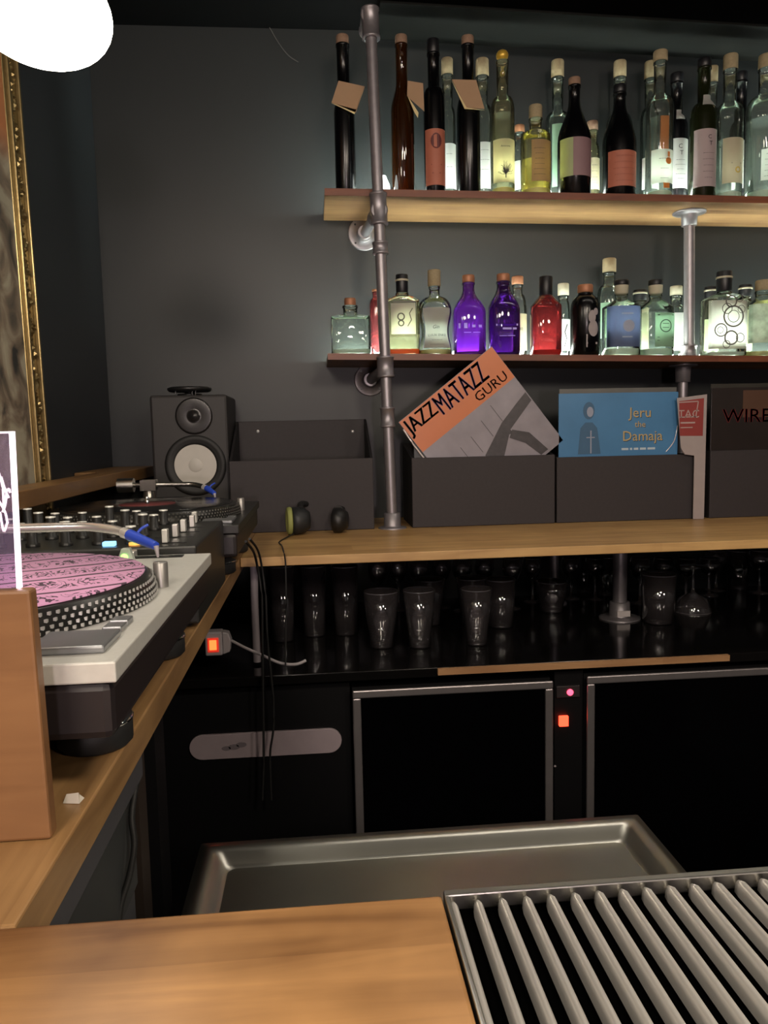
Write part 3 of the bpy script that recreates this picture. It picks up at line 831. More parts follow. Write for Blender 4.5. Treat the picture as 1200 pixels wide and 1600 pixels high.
# --- lower shelf, front row
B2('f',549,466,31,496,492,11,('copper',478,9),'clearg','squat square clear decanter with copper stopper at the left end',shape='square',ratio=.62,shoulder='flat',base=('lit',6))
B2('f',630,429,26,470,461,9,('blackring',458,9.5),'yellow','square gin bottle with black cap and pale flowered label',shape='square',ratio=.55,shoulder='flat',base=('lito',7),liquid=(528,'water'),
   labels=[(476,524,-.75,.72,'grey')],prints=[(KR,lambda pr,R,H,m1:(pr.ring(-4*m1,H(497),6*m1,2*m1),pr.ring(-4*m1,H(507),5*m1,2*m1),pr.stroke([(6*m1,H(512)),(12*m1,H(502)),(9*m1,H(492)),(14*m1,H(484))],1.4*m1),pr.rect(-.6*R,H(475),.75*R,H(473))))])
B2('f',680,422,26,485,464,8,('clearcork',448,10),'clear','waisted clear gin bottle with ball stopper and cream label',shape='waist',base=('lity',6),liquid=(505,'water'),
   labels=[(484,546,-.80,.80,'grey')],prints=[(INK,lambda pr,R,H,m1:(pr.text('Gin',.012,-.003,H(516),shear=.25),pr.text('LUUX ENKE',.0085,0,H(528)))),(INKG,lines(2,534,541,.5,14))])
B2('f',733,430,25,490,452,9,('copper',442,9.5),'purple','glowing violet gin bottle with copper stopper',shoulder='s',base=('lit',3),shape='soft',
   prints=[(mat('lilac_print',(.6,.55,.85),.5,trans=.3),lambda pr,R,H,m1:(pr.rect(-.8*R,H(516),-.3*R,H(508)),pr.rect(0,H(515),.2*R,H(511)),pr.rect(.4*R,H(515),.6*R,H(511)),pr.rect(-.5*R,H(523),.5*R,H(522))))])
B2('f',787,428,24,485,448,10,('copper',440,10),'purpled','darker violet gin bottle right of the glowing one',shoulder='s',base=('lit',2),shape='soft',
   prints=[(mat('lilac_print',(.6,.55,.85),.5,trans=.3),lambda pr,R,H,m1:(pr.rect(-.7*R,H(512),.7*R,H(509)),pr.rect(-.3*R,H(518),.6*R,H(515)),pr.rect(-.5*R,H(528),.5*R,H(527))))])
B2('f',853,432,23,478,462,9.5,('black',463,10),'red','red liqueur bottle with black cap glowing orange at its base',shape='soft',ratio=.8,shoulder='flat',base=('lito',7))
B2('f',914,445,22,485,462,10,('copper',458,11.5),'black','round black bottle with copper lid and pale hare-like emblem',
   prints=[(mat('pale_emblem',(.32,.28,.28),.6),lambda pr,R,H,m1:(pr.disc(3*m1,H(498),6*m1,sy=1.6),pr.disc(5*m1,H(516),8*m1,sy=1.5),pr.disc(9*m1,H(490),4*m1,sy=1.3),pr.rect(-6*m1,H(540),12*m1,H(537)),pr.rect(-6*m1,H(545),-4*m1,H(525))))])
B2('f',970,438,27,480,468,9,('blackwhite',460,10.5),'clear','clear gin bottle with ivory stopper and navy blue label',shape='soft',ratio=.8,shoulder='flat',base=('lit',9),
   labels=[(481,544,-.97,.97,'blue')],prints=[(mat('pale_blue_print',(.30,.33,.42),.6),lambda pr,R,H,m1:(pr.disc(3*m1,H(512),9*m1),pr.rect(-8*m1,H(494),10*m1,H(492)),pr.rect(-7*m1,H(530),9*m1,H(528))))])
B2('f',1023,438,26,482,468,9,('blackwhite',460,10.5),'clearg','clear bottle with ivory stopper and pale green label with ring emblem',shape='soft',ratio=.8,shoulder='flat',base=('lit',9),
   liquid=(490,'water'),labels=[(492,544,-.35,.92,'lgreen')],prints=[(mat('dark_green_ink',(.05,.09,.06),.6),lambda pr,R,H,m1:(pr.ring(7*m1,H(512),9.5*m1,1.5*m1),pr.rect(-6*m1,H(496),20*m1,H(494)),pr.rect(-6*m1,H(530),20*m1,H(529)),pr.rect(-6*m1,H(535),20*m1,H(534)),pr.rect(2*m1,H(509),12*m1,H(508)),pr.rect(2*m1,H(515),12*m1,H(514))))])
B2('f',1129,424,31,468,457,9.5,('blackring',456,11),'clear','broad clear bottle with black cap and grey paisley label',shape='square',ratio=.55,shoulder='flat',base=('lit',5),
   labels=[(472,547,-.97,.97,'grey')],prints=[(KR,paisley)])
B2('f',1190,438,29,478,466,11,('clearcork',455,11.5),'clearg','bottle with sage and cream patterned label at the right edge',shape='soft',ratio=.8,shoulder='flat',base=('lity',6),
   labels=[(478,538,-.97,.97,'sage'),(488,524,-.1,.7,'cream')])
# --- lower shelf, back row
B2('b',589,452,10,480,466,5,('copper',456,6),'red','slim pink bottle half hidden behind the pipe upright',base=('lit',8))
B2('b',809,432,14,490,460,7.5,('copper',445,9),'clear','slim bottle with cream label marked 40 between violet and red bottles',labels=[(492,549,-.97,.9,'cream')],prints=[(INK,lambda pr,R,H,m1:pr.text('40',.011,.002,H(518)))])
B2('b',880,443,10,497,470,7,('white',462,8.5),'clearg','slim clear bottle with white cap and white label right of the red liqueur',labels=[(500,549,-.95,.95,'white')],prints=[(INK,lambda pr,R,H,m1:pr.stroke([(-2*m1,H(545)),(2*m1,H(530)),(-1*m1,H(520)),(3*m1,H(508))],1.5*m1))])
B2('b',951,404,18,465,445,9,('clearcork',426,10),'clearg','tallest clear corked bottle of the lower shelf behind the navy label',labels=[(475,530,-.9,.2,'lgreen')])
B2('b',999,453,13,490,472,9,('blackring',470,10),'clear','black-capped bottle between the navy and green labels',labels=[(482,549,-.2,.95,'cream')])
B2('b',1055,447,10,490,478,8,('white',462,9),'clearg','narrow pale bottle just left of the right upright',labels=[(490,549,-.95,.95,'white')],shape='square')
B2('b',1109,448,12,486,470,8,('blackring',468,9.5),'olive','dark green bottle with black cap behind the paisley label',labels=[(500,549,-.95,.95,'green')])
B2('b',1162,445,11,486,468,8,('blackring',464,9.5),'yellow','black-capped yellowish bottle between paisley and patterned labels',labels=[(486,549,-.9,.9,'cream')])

# ------------------------------------------------------------------ crates and records
def crate(px0,px1,topf,bot,yf,label,back=None,depth=.20,rivets=None):
    a=at(px0,bot,y=yf); c=at(px1,bot,y=yf); zt=at((px0+px1)/2,topf,y=yf).z
    t=thing('record_crate',((a.x+c.x)/2,yf,ZT+.0006),label,'crate','record crates on the back counter')
    x0,x1=a.x,c.x; z0=ZT+.0006; T=.006
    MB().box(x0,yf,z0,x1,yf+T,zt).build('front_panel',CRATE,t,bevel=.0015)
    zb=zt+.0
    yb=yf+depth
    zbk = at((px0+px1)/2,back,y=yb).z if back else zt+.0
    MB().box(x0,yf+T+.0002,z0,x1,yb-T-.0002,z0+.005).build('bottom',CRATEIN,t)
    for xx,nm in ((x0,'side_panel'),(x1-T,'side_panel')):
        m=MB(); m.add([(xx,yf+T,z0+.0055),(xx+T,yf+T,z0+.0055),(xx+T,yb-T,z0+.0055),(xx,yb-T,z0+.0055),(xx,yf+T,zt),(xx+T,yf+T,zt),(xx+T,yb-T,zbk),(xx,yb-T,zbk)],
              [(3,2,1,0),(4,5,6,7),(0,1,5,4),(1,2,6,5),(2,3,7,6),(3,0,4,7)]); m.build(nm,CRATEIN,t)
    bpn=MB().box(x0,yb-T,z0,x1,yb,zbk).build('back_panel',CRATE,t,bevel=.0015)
    if rivets:
        for i,(rx_,ry_) in enumerate(rivets):
            p=at(rx_,ry_,y=yb-T)
            MB().lathe([(.0042,0),(.004,.0015),(.002,.0028),(0,.003)],n=14,M=Matrix.Translation((p.x,yb-T-.0002,p.z))@Matrix.Rotation(pi/2,4,'X')).build('rivet',mat('bright_rivet',(.8,.8,.8),.3,.4),t)
    return t,x0,x1,yf,yb
c1=crate(362,585,718,822,1.885,'empty charcoal record crate beside the headphones, its riveted back showing',back=657,depth=.22,rivets=[(403,674),(551,674)])
c2=crate(645,867,713,819,1.885,'charcoal record crate holding the tilted orange record',back=690)
c3=crate(870,1084,712,815,1.885,'charcoal record crate holding the blue record')
c4=crate(1108,1320,702,808,1.885,'charcoal record crate at the right edge with a brown record')
def sleeve(name,cx,cz,size,rot,y_,m,label,group=None,th=.004):
    t=thing(name,(cx,y_,cz),label,'record',group)
    t.rotation_euler=(0,-rot,0)
    MB().box(-size/2,0,-size/2,size/2,th,size/2).build('sleeve',m,t,local=True,bevel=.0008)
    return t
def pl(pr,name,m,t,off=.0003,label=None):
    return pr.to(lambda u,v:(u,-off,v)).build(name,m,t,local=True,label=label)
# orange / grey record
yS=1.8935
A_=at(618,665,y=yS); T_=at(765,545,y=yS); R_=at(885,683,y=yS)
ctr=(A_+R_)/2; rot=rot_frame(A_,T_); size=((A_-T_).length+(T_-R_).length)/2
ORS=mat('orange_print',(.60,.17,.045),.35,coat=.5,scale=15)
GRS=mat('grey_photo_print',(.27,.25,.28),.35,coat=.5,scale=18,var=.35)
jr=thing('record_sleeve',(ctr.x,yS,ctr.z),'tilted record sleeve with an orange band lettered JAZZMATAZZ over a grey picture','record','records in the crates')
jr.rotation_euler=(0,-rot,0)
h=size/2
MB().box(-h,0,-h,h,.004,h).build('sleeve',GRS,jr,local=True,bevel=.0008)
pl(Print().rect(-h+.001,h*.36,h-.001,h-.001),'orange_band',ORS,jr,.0003)
def fit(txt,x0,x1,z0,z1,pr,shear=0,bold=1.0):
    vs,fs=text2d(txt,1,shear)
    a=min(v[0] for v in vs);b_=max(v[0] for v in vs);c_=min(v[1] for v in vs);d_=max(v[1] for v in vs)
    sx=(x1-x0)/(b_-a); sy=(z1-z0)/(d_-c_)
    for ddx in (-.0012,0,.0012):
        pr.add([((u-a)*sx+x0+ddx*bold,(v-c_)*sy+z0) for u,v in vs],fs)
PUR=mat('purple_print',(.10,.03,.13),.4,coat=.4)
p1=Print(); fit('JAZZ',-h*.97,-h*.37,h*.62,h*.96,p1); pl(p1,'lettering',INK,jr,.0006)
p1=Print(); fit('MATAZZ',-h*.33,h*.66,h*.62,h*.96,p1); pl(p1,'lettering',PUR,jr,.0006,'purple half of the title lettering')
p1=Print(); fit('GURU',h*.26,h*.90,h*.41,h*.57,p1,bold=.2); 
pl(p1,'lettering',mat('brown_print',(.22,.07,.03),.4),jr,.0006,'thin brown lettering')
p1=Print()
p1.add([(-h*.55,-h),(-h*.2,-h*.35),(h*.35,-h*.1),(h*.75,h*.0),(h*.98,h*.05),(h*.98,-h*.12),(h*.4,-h*.28),(-h*.0,-h*.6),(-h*.2,-h)],[(0,1,2,3,4,5,6,7,8)])
DG=mat('dark_grey_print',(.05,.045,.048),.35,coat=.5,var=.5,scale=60)
pl(p1,'dark_shape',DG,jr,.0005)
p1=Print()
for u0,v0 in ((-.62,-.15),(-.2,.05),(.1,.15),(.38,.25),(-.45,.02)):
    p1.rect(u0*h-.0006,v0*h-.05,u0*h+.0006,v0*h); 
p1.add([(h*.30,-h*.38),(h*.42,-h*.30),(h*.62,-h*.52),(h*.70,-h*.95),(h*.55,-h*.95),(h*.46,-h*.62)],[(0,1,2,3,4,5)])
p1.disc(h*.36,-h*.30,.006)
pl(p1,'dark_shape',DG,jr,.0007)
# glossy plastic outer sleeve fold at left edge
GLOSS=mat('plastic_sleeve_edge',(.75,.68,.66),.08,coat=1,spec=1)
p1=MB(); p1.tube([(-h-.001,.001,h*.86),(-h-.005,-.001,h*.55),(-h-.006,-.002,0),(-h-.002,0,-h*.5)],.0022,6); p1.build('plastic_fold',GLOSS,jr,local=True)
# blue record
bl=at(873,612,y=1.8935); br=at(1060,615,y=1.8935)
sz=(br-bl).length; 
blue=thing('record_sleeve',((bl.x+br.x)/2,1.8935,(bl.z+br.z)/2-sz/2),'blue record sleeve with gold gothic lettering standing in its crate','record','records in the crates')
h=sz/2
BLM=mat('blue_print',(.075,.22,.42),.3,coat=.6,scale=9,var=.25)
MB().box(-h,0,-h+.003,h,.004,h).build('sleeve',BLM,blue,local=True,bevel=.0008)
p1=Print()
GLD=mat('gold_print',(.50,.38,.18),.45,coat=.4)
p1.text('Jeru',.036,h*.36,h*.60); p1.text('the',.022,h*.36,h*.44); p1.text('Damaja',.036,h*.40,h*.22,sx=.98)
pS=Print(); pS.text('Jeru',.036,h*.36+.0015,h*.60-.0015); pS.text('the',.022,h*.36+.0012,h*.44-.0012); pS.text('Damaja',.036,h*.40+.0015,h*.22-.0015,sx=.98)
pl(pS,'lettering',mat('dark_blue_shadow_print',(.02,.03,.04),.5),blue,.0004)
pl(p1,'lettering',GLD,blue,.0008,'gold lettering')
p1=Print(); 
x_=h*.05
for i,wd in enumerate((.018,.006,.012,.016,.020)):
    p1.rect(x_,h*.07,x_+wd,h*.105); x_+=wd+.004
pl(p1,'lettering',mat('pale_blue_lettering',(.45,.55,.62),.5),blue,.0005)
p1=Print(); p1.disc(-h*.50,h*.72,.015,sy=1.45); p1.add([(-h*.68,h*.02),(-h*.30,h*.02),(-h*.36,h*.44),(-h*.44,h*.53),(-h*.56,h*.53),(-h*.64,h*.44)],[(0,1,2,3,4,5)])
pl(p1,'dark_figure',mat('dark_blue_print',(.045,.12,.22),.4,coat=.5),blue,.0005)
p1=Print(); p1.disc(-h*.48,h*.70,.0085,sy=1.5); p1.rect(-h*.475,h*.03,-h*.455,h*.40); p1.rect(-h*.54,h*.28,-h*.476,h*.295); p1.rect(-h*.454,h*.28,-h*.40,h*.295)
pl(p1,'pale_figure',mat('pale_blue_print',(.30,.33,.42),.4,coat=.5),blue,.0007)
p1=MB(); p1.tube([(h*.99,-.0015,h*.45),(h*.93,-.003,h*.2),(h*.80,-.0015,h*.03)],.0009,6); p1.build('plastic_fold',GLOSS,blue,local=True)
# clear outer sleeve corner
# brown record
bl=at(1112,606,y=1.8935)
sz=.305;h=sz/2
br_=thing('record_sleeve',(bl.x+h,1.8935,bl.z-h),'dark brown record sleeve with red capital lettering at the right edge','record','records in the crates')
MB().box(-h,0,-h,h,.004,h).build('sleeve',mat('dark_brown_cover',(.020,.014,.012),.3,coat=.5,var=.5,scale=12),br_,local=True,bevel=.0008)
pl(Print().rect(-h*.45,h*.50,h*.98,h*.95),'tan_panel',mat('tan_print',(.085,.040,.022),.4,coat=.4,scale=12),br_,.0004)
p1=Print(); fit('WIRE',-h*.80,h*.04,h*.42,h*.64,p1); pl(p1,'lettering',mat('red_print',(.16,.012,.014),.45,coat=.4),br_,.0008)
# dim records standing behind
for (px,py,y_,cx_,lab,col) in ((700,648,1.90,1,'grey record sleeve standing behind the tilted orange one',(.035,.04,.04)),
                         (872,606,1.8985,1,'pale-edged record sleeve directly behind the blue one',(.12,.12,.11)),
                         (1108,600,1.8985,1,'dark record sleeve directly behind the brown one',(.03,.027,.02))):
    if px==700:
        q=at(642,650,y=1.899); sz=.22
        m=mat('back_sleeve_%d'%px,col,.4,coat=.4,var=.4,scale=12)
        sleeve('record_sleeve',q.x+sz/2+.006,q.z-sz/2,sz,0,1.899,m,lab,'records in the crates')
    else:
        q=at(px+2 if px==872 else px+3,py+2 if px==872 else py,y=1.899); sz=.305
        m=mat('back_sleeve_%d'%px,col,.4,coat=.4,var=.4,scale=12)
        sleeve('record_sleeve',q.x+sz/2,q.z-sz/2,sz,0,1.899,m,lab,'records in the crates',th=.003)
# white record divider
y_=1.872
P_=lambda a,b_: (lambda q:(q.x,q.z))(at(a,b_,y=y_))
zbot=ZT+.0006
pts=[P_(1058,622),P_(1105,616),P_(1100,814),P_(1083,812),P_(1085,712),P_(1070,710),P_(1064,700)]
pts[2]=(pts[2][0],zbot); pts[3]=(pts[3][0],zbot)
dv=thing('record_divider',(P_(1092,800)[0],y_,zbot),'white plastic record divider with red label standing before the crates','divider')
MB().prism(pts,y_,y_+.003).build('divider_card',mat('off_white_card',(.36,.31,.30),.55),dv,bevel=.0006)
rl=[P_(1061,627),P_(1100,622),P_(1098,681),P_(1062,681)]
mb=MB(); mb.add([(u,y_-.0004,v) for u,v in rl],[(0,1,2,3)]); mb.build('red_label',mat('red_label_print',(.26,.035,.03),.5),dv)
m1=mpp(1080,650,y_)
def dp_(pr,name,m,off): pr.to(lambda u,v:(u,y_-off,v)).build(name,m,dv)
w_=mat('off_white_print',(.42,.30,.28),.5)
cx,cz=P_(1076,649)
p1=Print(); p1.text('TAC',17*m1,cx,cz-.006,sx=1.0)
for a,b_ in (((1060,629),(1091,627)),((1091,627),(1087,651)),((1087,651),(1062,652))): p1.stroke([P_(*a),P_(*b_)],1.6*m1)
p1.rect(*P_(1063,662),*P_(1086,659)); p1.rect(*P_(1063,669),*P_(1082,667)); 
dp_(p1,'lettering',w_,.0008)

# ------------------------------------------------------------------ speaker
ys_=1.93
sp0=at(233,618,y=ys_); sp1=at(354,618,y=ys_)
zst=at(300,617,y=ys_).z
spk=thing('monitor_speaker',((sp0.x+sp1.x)/2,ys_,ZT),'black studio monitor speaker with white woofer cone in the corner','speaker')
SPB=mat('black_speaker_vinyl',(.022,.020,.020),.55,scale=200,bump=.1)
MB().box(sp0.x,ys_,ZT+.0006,sp1.x,YW-.004,zst).build('cabinet',SPB,spk,bevel=.006)
wc=at(306,727,y=ys_); m1=mpp(306,727,ys_)
Mw=Matrix.Translation((wc.x,ys_,wc.z))@Matrix.Rotation(pi/2,4,'X')
MB().lathe([(48*m1,0.0002),(48*m1,.004),(44*m1,.006),(40*m1,.006),(37*m1,.003),(33*m1,.004),(33*m1,.0003)],n=40,M=Mw,cap=False).build('woofer_surround',RUB,spk)
MB().lathe([(33*m1,.0045),(31*m1,.004),(15*m1,.0012),(14.5*m1,.0012),(14*m1,.0015),(11*m1,.0045),(6*m1,.0068),(0,.0075)],n=40,M=Mw).build('woofer_cone',mat('white_cone',(.55,.53,.48),.5),spk)
tw=at(303,650,y=ys_); Mt=Matrix.Translation((tw.x,ys_,tw.z))@Matrix.Rotation(pi/2,4,'X')
MB().lathe([(29*m1,0.0002),(29*m1,.003),(26*m1,.004),(12*m1,.0012),(9*m1,.0012),(7*m1,.004),(0,.006)],n=36,M=Mt).build('tweeter',mat('satin_black_tweeter',(.014,.013,.013),.25),spk)
# black round stand lying on top of the speaker
tp=at(296,617,y=ys_+.05)
d=thing('round_stand',(tp.x,ys_+.055,zst+.0005),'small black round stand lying on top of the speaker','stand')
MB().lathe([(.030,0),(.030,.004),(.012,.006),(.012,.009),(.050,.010),(.054,.014),(.054,.019),(.048,.021)],c=(tp.x,ys_+.055,zst+.0006),n=30).build('disc',BKP,d)
for dx in (-.028,.012,.02):
    MB().cyl((tp.x+dx,ys_+.018,zst+.0006),(tp.x+dx,ys_+.018,zst+.0108),.0012,8).build('pin',CHROME,d)

# ------------------------------------------------------------------ headphones
hp=at(470,838,z=ZT)
H=thing('headphones',(hp.x,hp.y,ZT),'black headphones with a yellow-green ear pad ring lying by the turntable','headphones')
r=.024
c0=Vector((hp.x-.012,hp.y+.03,ZT+.034))
Mh=Matrix.Translation(c0)@Matrix.Rotation(radians(8),4,'Z')@Matrix.Rotation(-pi/2,4,'Y')
MB().lathe([(0,-.036),(.020,-.034),(.029,-.022),(.0325,-.006),(.0325,.006),(.027,.008)],n=28,M=Mh).build('ear_cup',mat('grained_black_cup',(.016,.018,.019),.5,var=.6,scale=180),H)
MB().lathe([(.020,.009),(.032,.0092),(.0335,.013),(.0325,.019),(.027,.021),(.020,.017)],n=28,M=Mh).build('ear_pad',mat('yellow_green_foam',(.30,.33,.10),.7),H,label='yellow-green ear pad')
c1_=Vector((hp.x+.088,hp.y+.040,ZT+.031))
Mh=Matrix.Translation(c1_)@Matrix.Rotation(radians(-14),4,'Z')@Matrix.Rotation(-pi/2,4,'Y')
MB().lathe([(0,-.026),(.02,-.024),(.030,-.008),(.030,.008),(.022,.012),(0,.010)],n=26,M=Mh).build('ear_cup',BKP,H)
MB().tube([c0+Vector((.014,.0,.028)),c0+Vector((.014,.03,.036)),c0+Vector((.040,.085,.030)),c0+Vector((.075,.085,.026)),c1_+Vector((.012,.045,.022)),c1_+Vector((.006,.005,.026))],.0075,8).build('headband',RUB,H)
cab=MB().tube([c0+Vector((-.004,-.016,-.029)),at(437,846,z=ZT+.0025),at(440,852,z=ZT+.0025),at(442,858,y=1.493),at(446,880,y=1.488),at(447,940,y=1.486),at(446,1040,y=1.482)],.0016,6)
cab.build('cable',RUB,H)

# ------------------------------------------------------------------ turntables
def slipmat():
    m=bpy.data.materials.new('pink_printed_slipmat'); m.use_nodes=True; nt=m.node_tree; b=nt.nodes['Principled BSDF']; L=nt.links.new
    b.inputs['Roughness'].default_value=.8
    tc=N(nt,'ShaderNodeTexCoord'); mp=N(nt,'ShaderNodeMapping'); mp.inputs['Rotation'].default_value=(0,0,radians(-28)); L(tc.outputs['Object'],mp.inputs[0])
    sx=N(nt,'ShaderNodeSeparateXYZ'); L(mp.outputs[0],sx.inputs[0])
    no=N(nt,'ShaderNodeTexNoise'); no.inputs['Scale'].default_value=9; L(mp.outputs[0],no.inputs[0])
    w_=N(nt,'ShaderNodeMath',operation='MULTIPLY_ADD'); w_.inputs[1].default_value=.035; L(no.outputs['Fac'],w_.inputs[0]); L(sx.outputs['Y'],w_.inputs[2])
    mu=N(nt,'ShaderNodeMath',operation='MULTIPLY'); mu.inputs[1].default_value=17; L(w_.outputs[0],mu.inputs[0])
    fr=N(nt,'ShaderNodeMath',operation='FRACT'); L(mu.outputs[0],fr.inputs[0])
    lt=N(nt,'ShaderNodeMath',operation='LESS_THAN'); lt.inputs[1].default_value=.10; L(fr.outputs[0],lt.inputs[0])
    # scribbled letters inside each row
    mp2=N(nt,'ShaderNodeMapping'); mp2.inputs['Scale'].default_value=(85,38,1); L(mp.outputs[0],mp2.inputs[0])
    n2=N(nt,'ShaderNodeTexNoise'); n2.inputs['Scale'].default_value=1; n2.inputs['Detail'].default_value=1; n2.inputs['Distortion'].default_value=1.8; L(mp2.outputs[0],n2.inputs[0])
    sb=N(nt,'ShaderNodeMath',operation='SUBTRACT'); sb.inputs[1].default_value=.5; L(n2.outputs['Fac'],sb.inputs[0])
    ab=N(nt,'ShaderNodeMath',operation='ABSOLUTE'); L(sb.outputs[0],ab.inputs[0])
    l2=N(nt,'ShaderNodeMath',operation='LESS_THAN'); l2.inputs[1].default_value=.042; L(ab.outputs[0],l2.inputs[0])
    g1=N(nt,'ShaderNodeMath',operation='GREATER_THAN'); g1.inputs[1].default_value=.30; L(fr.outputs[0],g1.inputs[0])
    g2=N(nt,'ShaderNodeMath',operation='LESS_THAN'); g2.inputs[1].default_value=.82; L(fr.outputs[0],g2.inputs[0])
    a1=N(nt,'ShaderNodeMath',operation='MULTIPLY'); L(l2.outputs[0],a1.inputs[0]); L(g1.outputs[0],a1.inputs[1])
    a2=N(nt,'ShaderNodeMath',operation='MULTIPLY'); L(a1.outputs[0],a2.inputs[0]); L(g2.outputs[0],a2.inputs[1])
    mxm=N(nt,'ShaderNodeMath',operation='MAXIMUM'); L(a2.outputs[0],mxm.inputs[0]); L(lt.outputs[0],mxm.inputs[1])
    mx=N(nt,'ShaderNodeMix',data_type='RGBA'); mx.inputs[6].default_value=(.80,.42,.66,1); mx.inputs[7].default_value=(.10,.06,.09,1)
    L(mxm.outputs[0],mx.inputs[0]); L(mx.outputs[2],b.inputs['Base Color'])
    return m
SLIP=slipmat()
WPLATE=mat('silver_white_plinth',(.66,.66,.62),.45,.15,scale=200,var=.08)
DPLATE=mat('black_plinth',(.020,.020,.018),.35,scale=150,bump=.1)
DOT=mat('strobe_dots',(.62,.62,.60),.35,.4)
BLUE=mat('blue_headshell',(.03,.08,.55),.35)
TTD=(.353,.453)
def turntable(xe,ys0,label,plate,dark):
    LX,LY=TTD; zt=.095
    cx=xe-LX/2; cy=ys0+LY/2
    T=thing('turntable',(cx,cy,ZT),label,'turntable','turntables on the side counter')
    def Lc(x,y): return (x,y)
    ft=.042
    MB().box(-LX/2+.004,-LY/2+.004,ft,LX/2-.004,LY/2-.004,zt-.014).build('plinth',mat('black_rubber_plinth',(.018,.014,.015),.4),T,local=True,bevel=.006)
    MB().box(-LX/2,-LY/2,zt-.0138,LX/2,LY/2,zt).build('top_plate',plate,T,local=True,bevel=.0012)
    for sx in (-1,1):
        for sy in (-1,1):
            f=MB().lathe([(.025,0),(.028,.003),(.028,.0215),(.022,.024),(.020,.042)],c=(sx*(LX/2-.046),sy*(LY/2-.105),.0006),n=24).build('foot',RUB,T,local=True)
            MB().lathe([(.0282,.0185),(.0290,.0192),(.0290,.0210),(.0272,.0218)],c=(sx*(LX/2-.046),sy*(LY/2-.105),.0006),n=24,cap=False).build('foot_ring',CHROME,f,local=True)
    # platter
    px_,py_=-.005,-.035
    R0=.160
    pm=MB().lathe([(R0+.006,0),(R0+.006,.006),(R0+.001,.018),(R0-.004,.020),(0,.020)],c=(px_,py_,zt+.0005),n=72); pl_=pm.build('platter',mat('platter_black',(.03,.03,.028),.3,.5),T,local=True)
    dots=MB()
    for ringi,(rr_,zz_) in enumerate(((R0+.0062,.0022),(R0+.0058,.0062),(R0+.0046,.0108),(R0+.0028,.0155))):
        nD=150
        for k in range(nD):
            a=2*pi*(k+.5*(ringi%2))/nD
            c=Vector((px_+rr_*cos(a),py_+rr_*sin(a),zt+.0005+zz_))
            M=Matrix.Translation(c)@Matrix.Rotation(a,4,'Z')
            dots.add([(.0,-.0017,-.0011),(.0012,0,-.0016),(.0,.0017,-.0011),(.0,-.0017,.0011),(.0010,0,.0016),(.0,.0017,.0011)],[(0,1,4,3),(1,2,5,4),(3,4,5),(0,2,1)],False,M)
    dots.build('strobe_dots',DOT if not dark else mat('dim_strobe_dots',(.10,.10,.09),.4,.4),pl_,local=True,kind='stuff')
    if not dark:
        MB().lathe([(.1565,.0208),(.1565,.0222),(0.0001,.0222)],c=(px_,py_,zt),n=64).build('slipmat',SLIP,T,local=True)
        MB().lathe([(.035,0),(.034,.003),(.006,.006),(.003,.0105),(0,.011)],c=(px_,py_,zt+.0225),n=24).build('spindle',STEEL,T,local=True)
    else:
        rec=MB()
        pf=[(.151,.0208)]
        for k in range(18): pf+= [(.150-.005*k,.0224),(.148-.005*k,.0219)]
        pf+=[(.05,.0222),(0.0001,.0222)]
        rec.lathe(pf,c=(px_,py_,zt),n=64)
        rc=rec.build('record',mat('vinyl',(.010,.010,.010),.2),T,local=True)
        MB().lathe([(.05,0),(.05,.0005),(0,.0005)],c=(px_,py_,zt+.0223),n=32).build('record_label',mat('red_record_label',(.14,.03,.03),.6),T,local=True)
        MB().lathe([(.004,0),(.0035,.012),(0,.014)],c=(px_,py_,zt+.0229),n=12).build('spindle',CHROME,T,local=True)
    # start-stop pad (south-east corner)
    sx0,sy0=LX/2-.062,-LY/2+.020
    MB().box(sx0-.036,sy0+.004,zt+.0001,sx0-.002,sy0+.040,zt+.0016).build('stop_button_surround',mat('dark_grey_key',(.10,.10,.09),.4),T,local=True)
    btn=MB().box(sx0,sy0,zt+.0001,sx0+.050,sy0+.046,zt+.0055).build('start_button',mat('grey_metal_key',(.30,.31,.32),.3,.6),T,local=True,bevel=.0015)
    for dy in (.0,.020):
        MB().box(LX/2-.028,sy0+.054+dy,zt+.0001,LX/2-.014,sy0+.071+dy,zt+.0045).build('speed_button',mat('grey_metal_key',(.30,.31,.32),.3,.6),T,local=True,bevel=.001)
    # pop-up target light (east edge)
    MB().lathe([(.0068,0),(.0068,.023),(.006,.024),(0,.024)],c=(LX/2-.019,.02,zt+.0001),n=20).build('target_light',mat('steel_post',(.34,.33,.31),.42,.7),T,local=True)
    # pitch fader (north-east)
    MB().box(LX/2-.15,LY/2-.026,zt+.0001,LX/2-.03,LY/2-.012,zt+.0012).build('pitch_scale',BLKMET,T,local=True)
    MB().box(LX/2-.10,LY/2-.028,zt+.0015,LX/2-.085,LY/2-.010,zt+.009).build('pitch_slider',SHINY,T,local=True,bevel=.001)
    # tonearm
    bx_,by_=(-.040 if dark else -.085),LY/2-.075
    al=.62 if dark else 1.0
    base=MB()
    base.lathe([(.036,0),(.036,.006),(.030,.008),(.030,.014),(.014,.016),(.012,.034)],c=(bx_,by_,zt+.0002),n=32); 
    base.box(bx_-.016,by_-.014,zt+.034,bx_+.016,by_-.009,zt+.056); base.box(bx_-.016,by_+.009,zt+.034,bx_+.016,by_+.014,zt+.056)
    ab=base.build('tonearm_base',STEEL if not dark else mat('dark_steel_arm',(.22,.21,.19),.25,.9),T,local=True,bevel=.0008)
    zA=zt+.046
    AM=mat('white_metal_arm',(.80,.78,.74),.15,.7) if not dark else mat('dark_steel_arm',(.22,.21,.19),.25,.9)
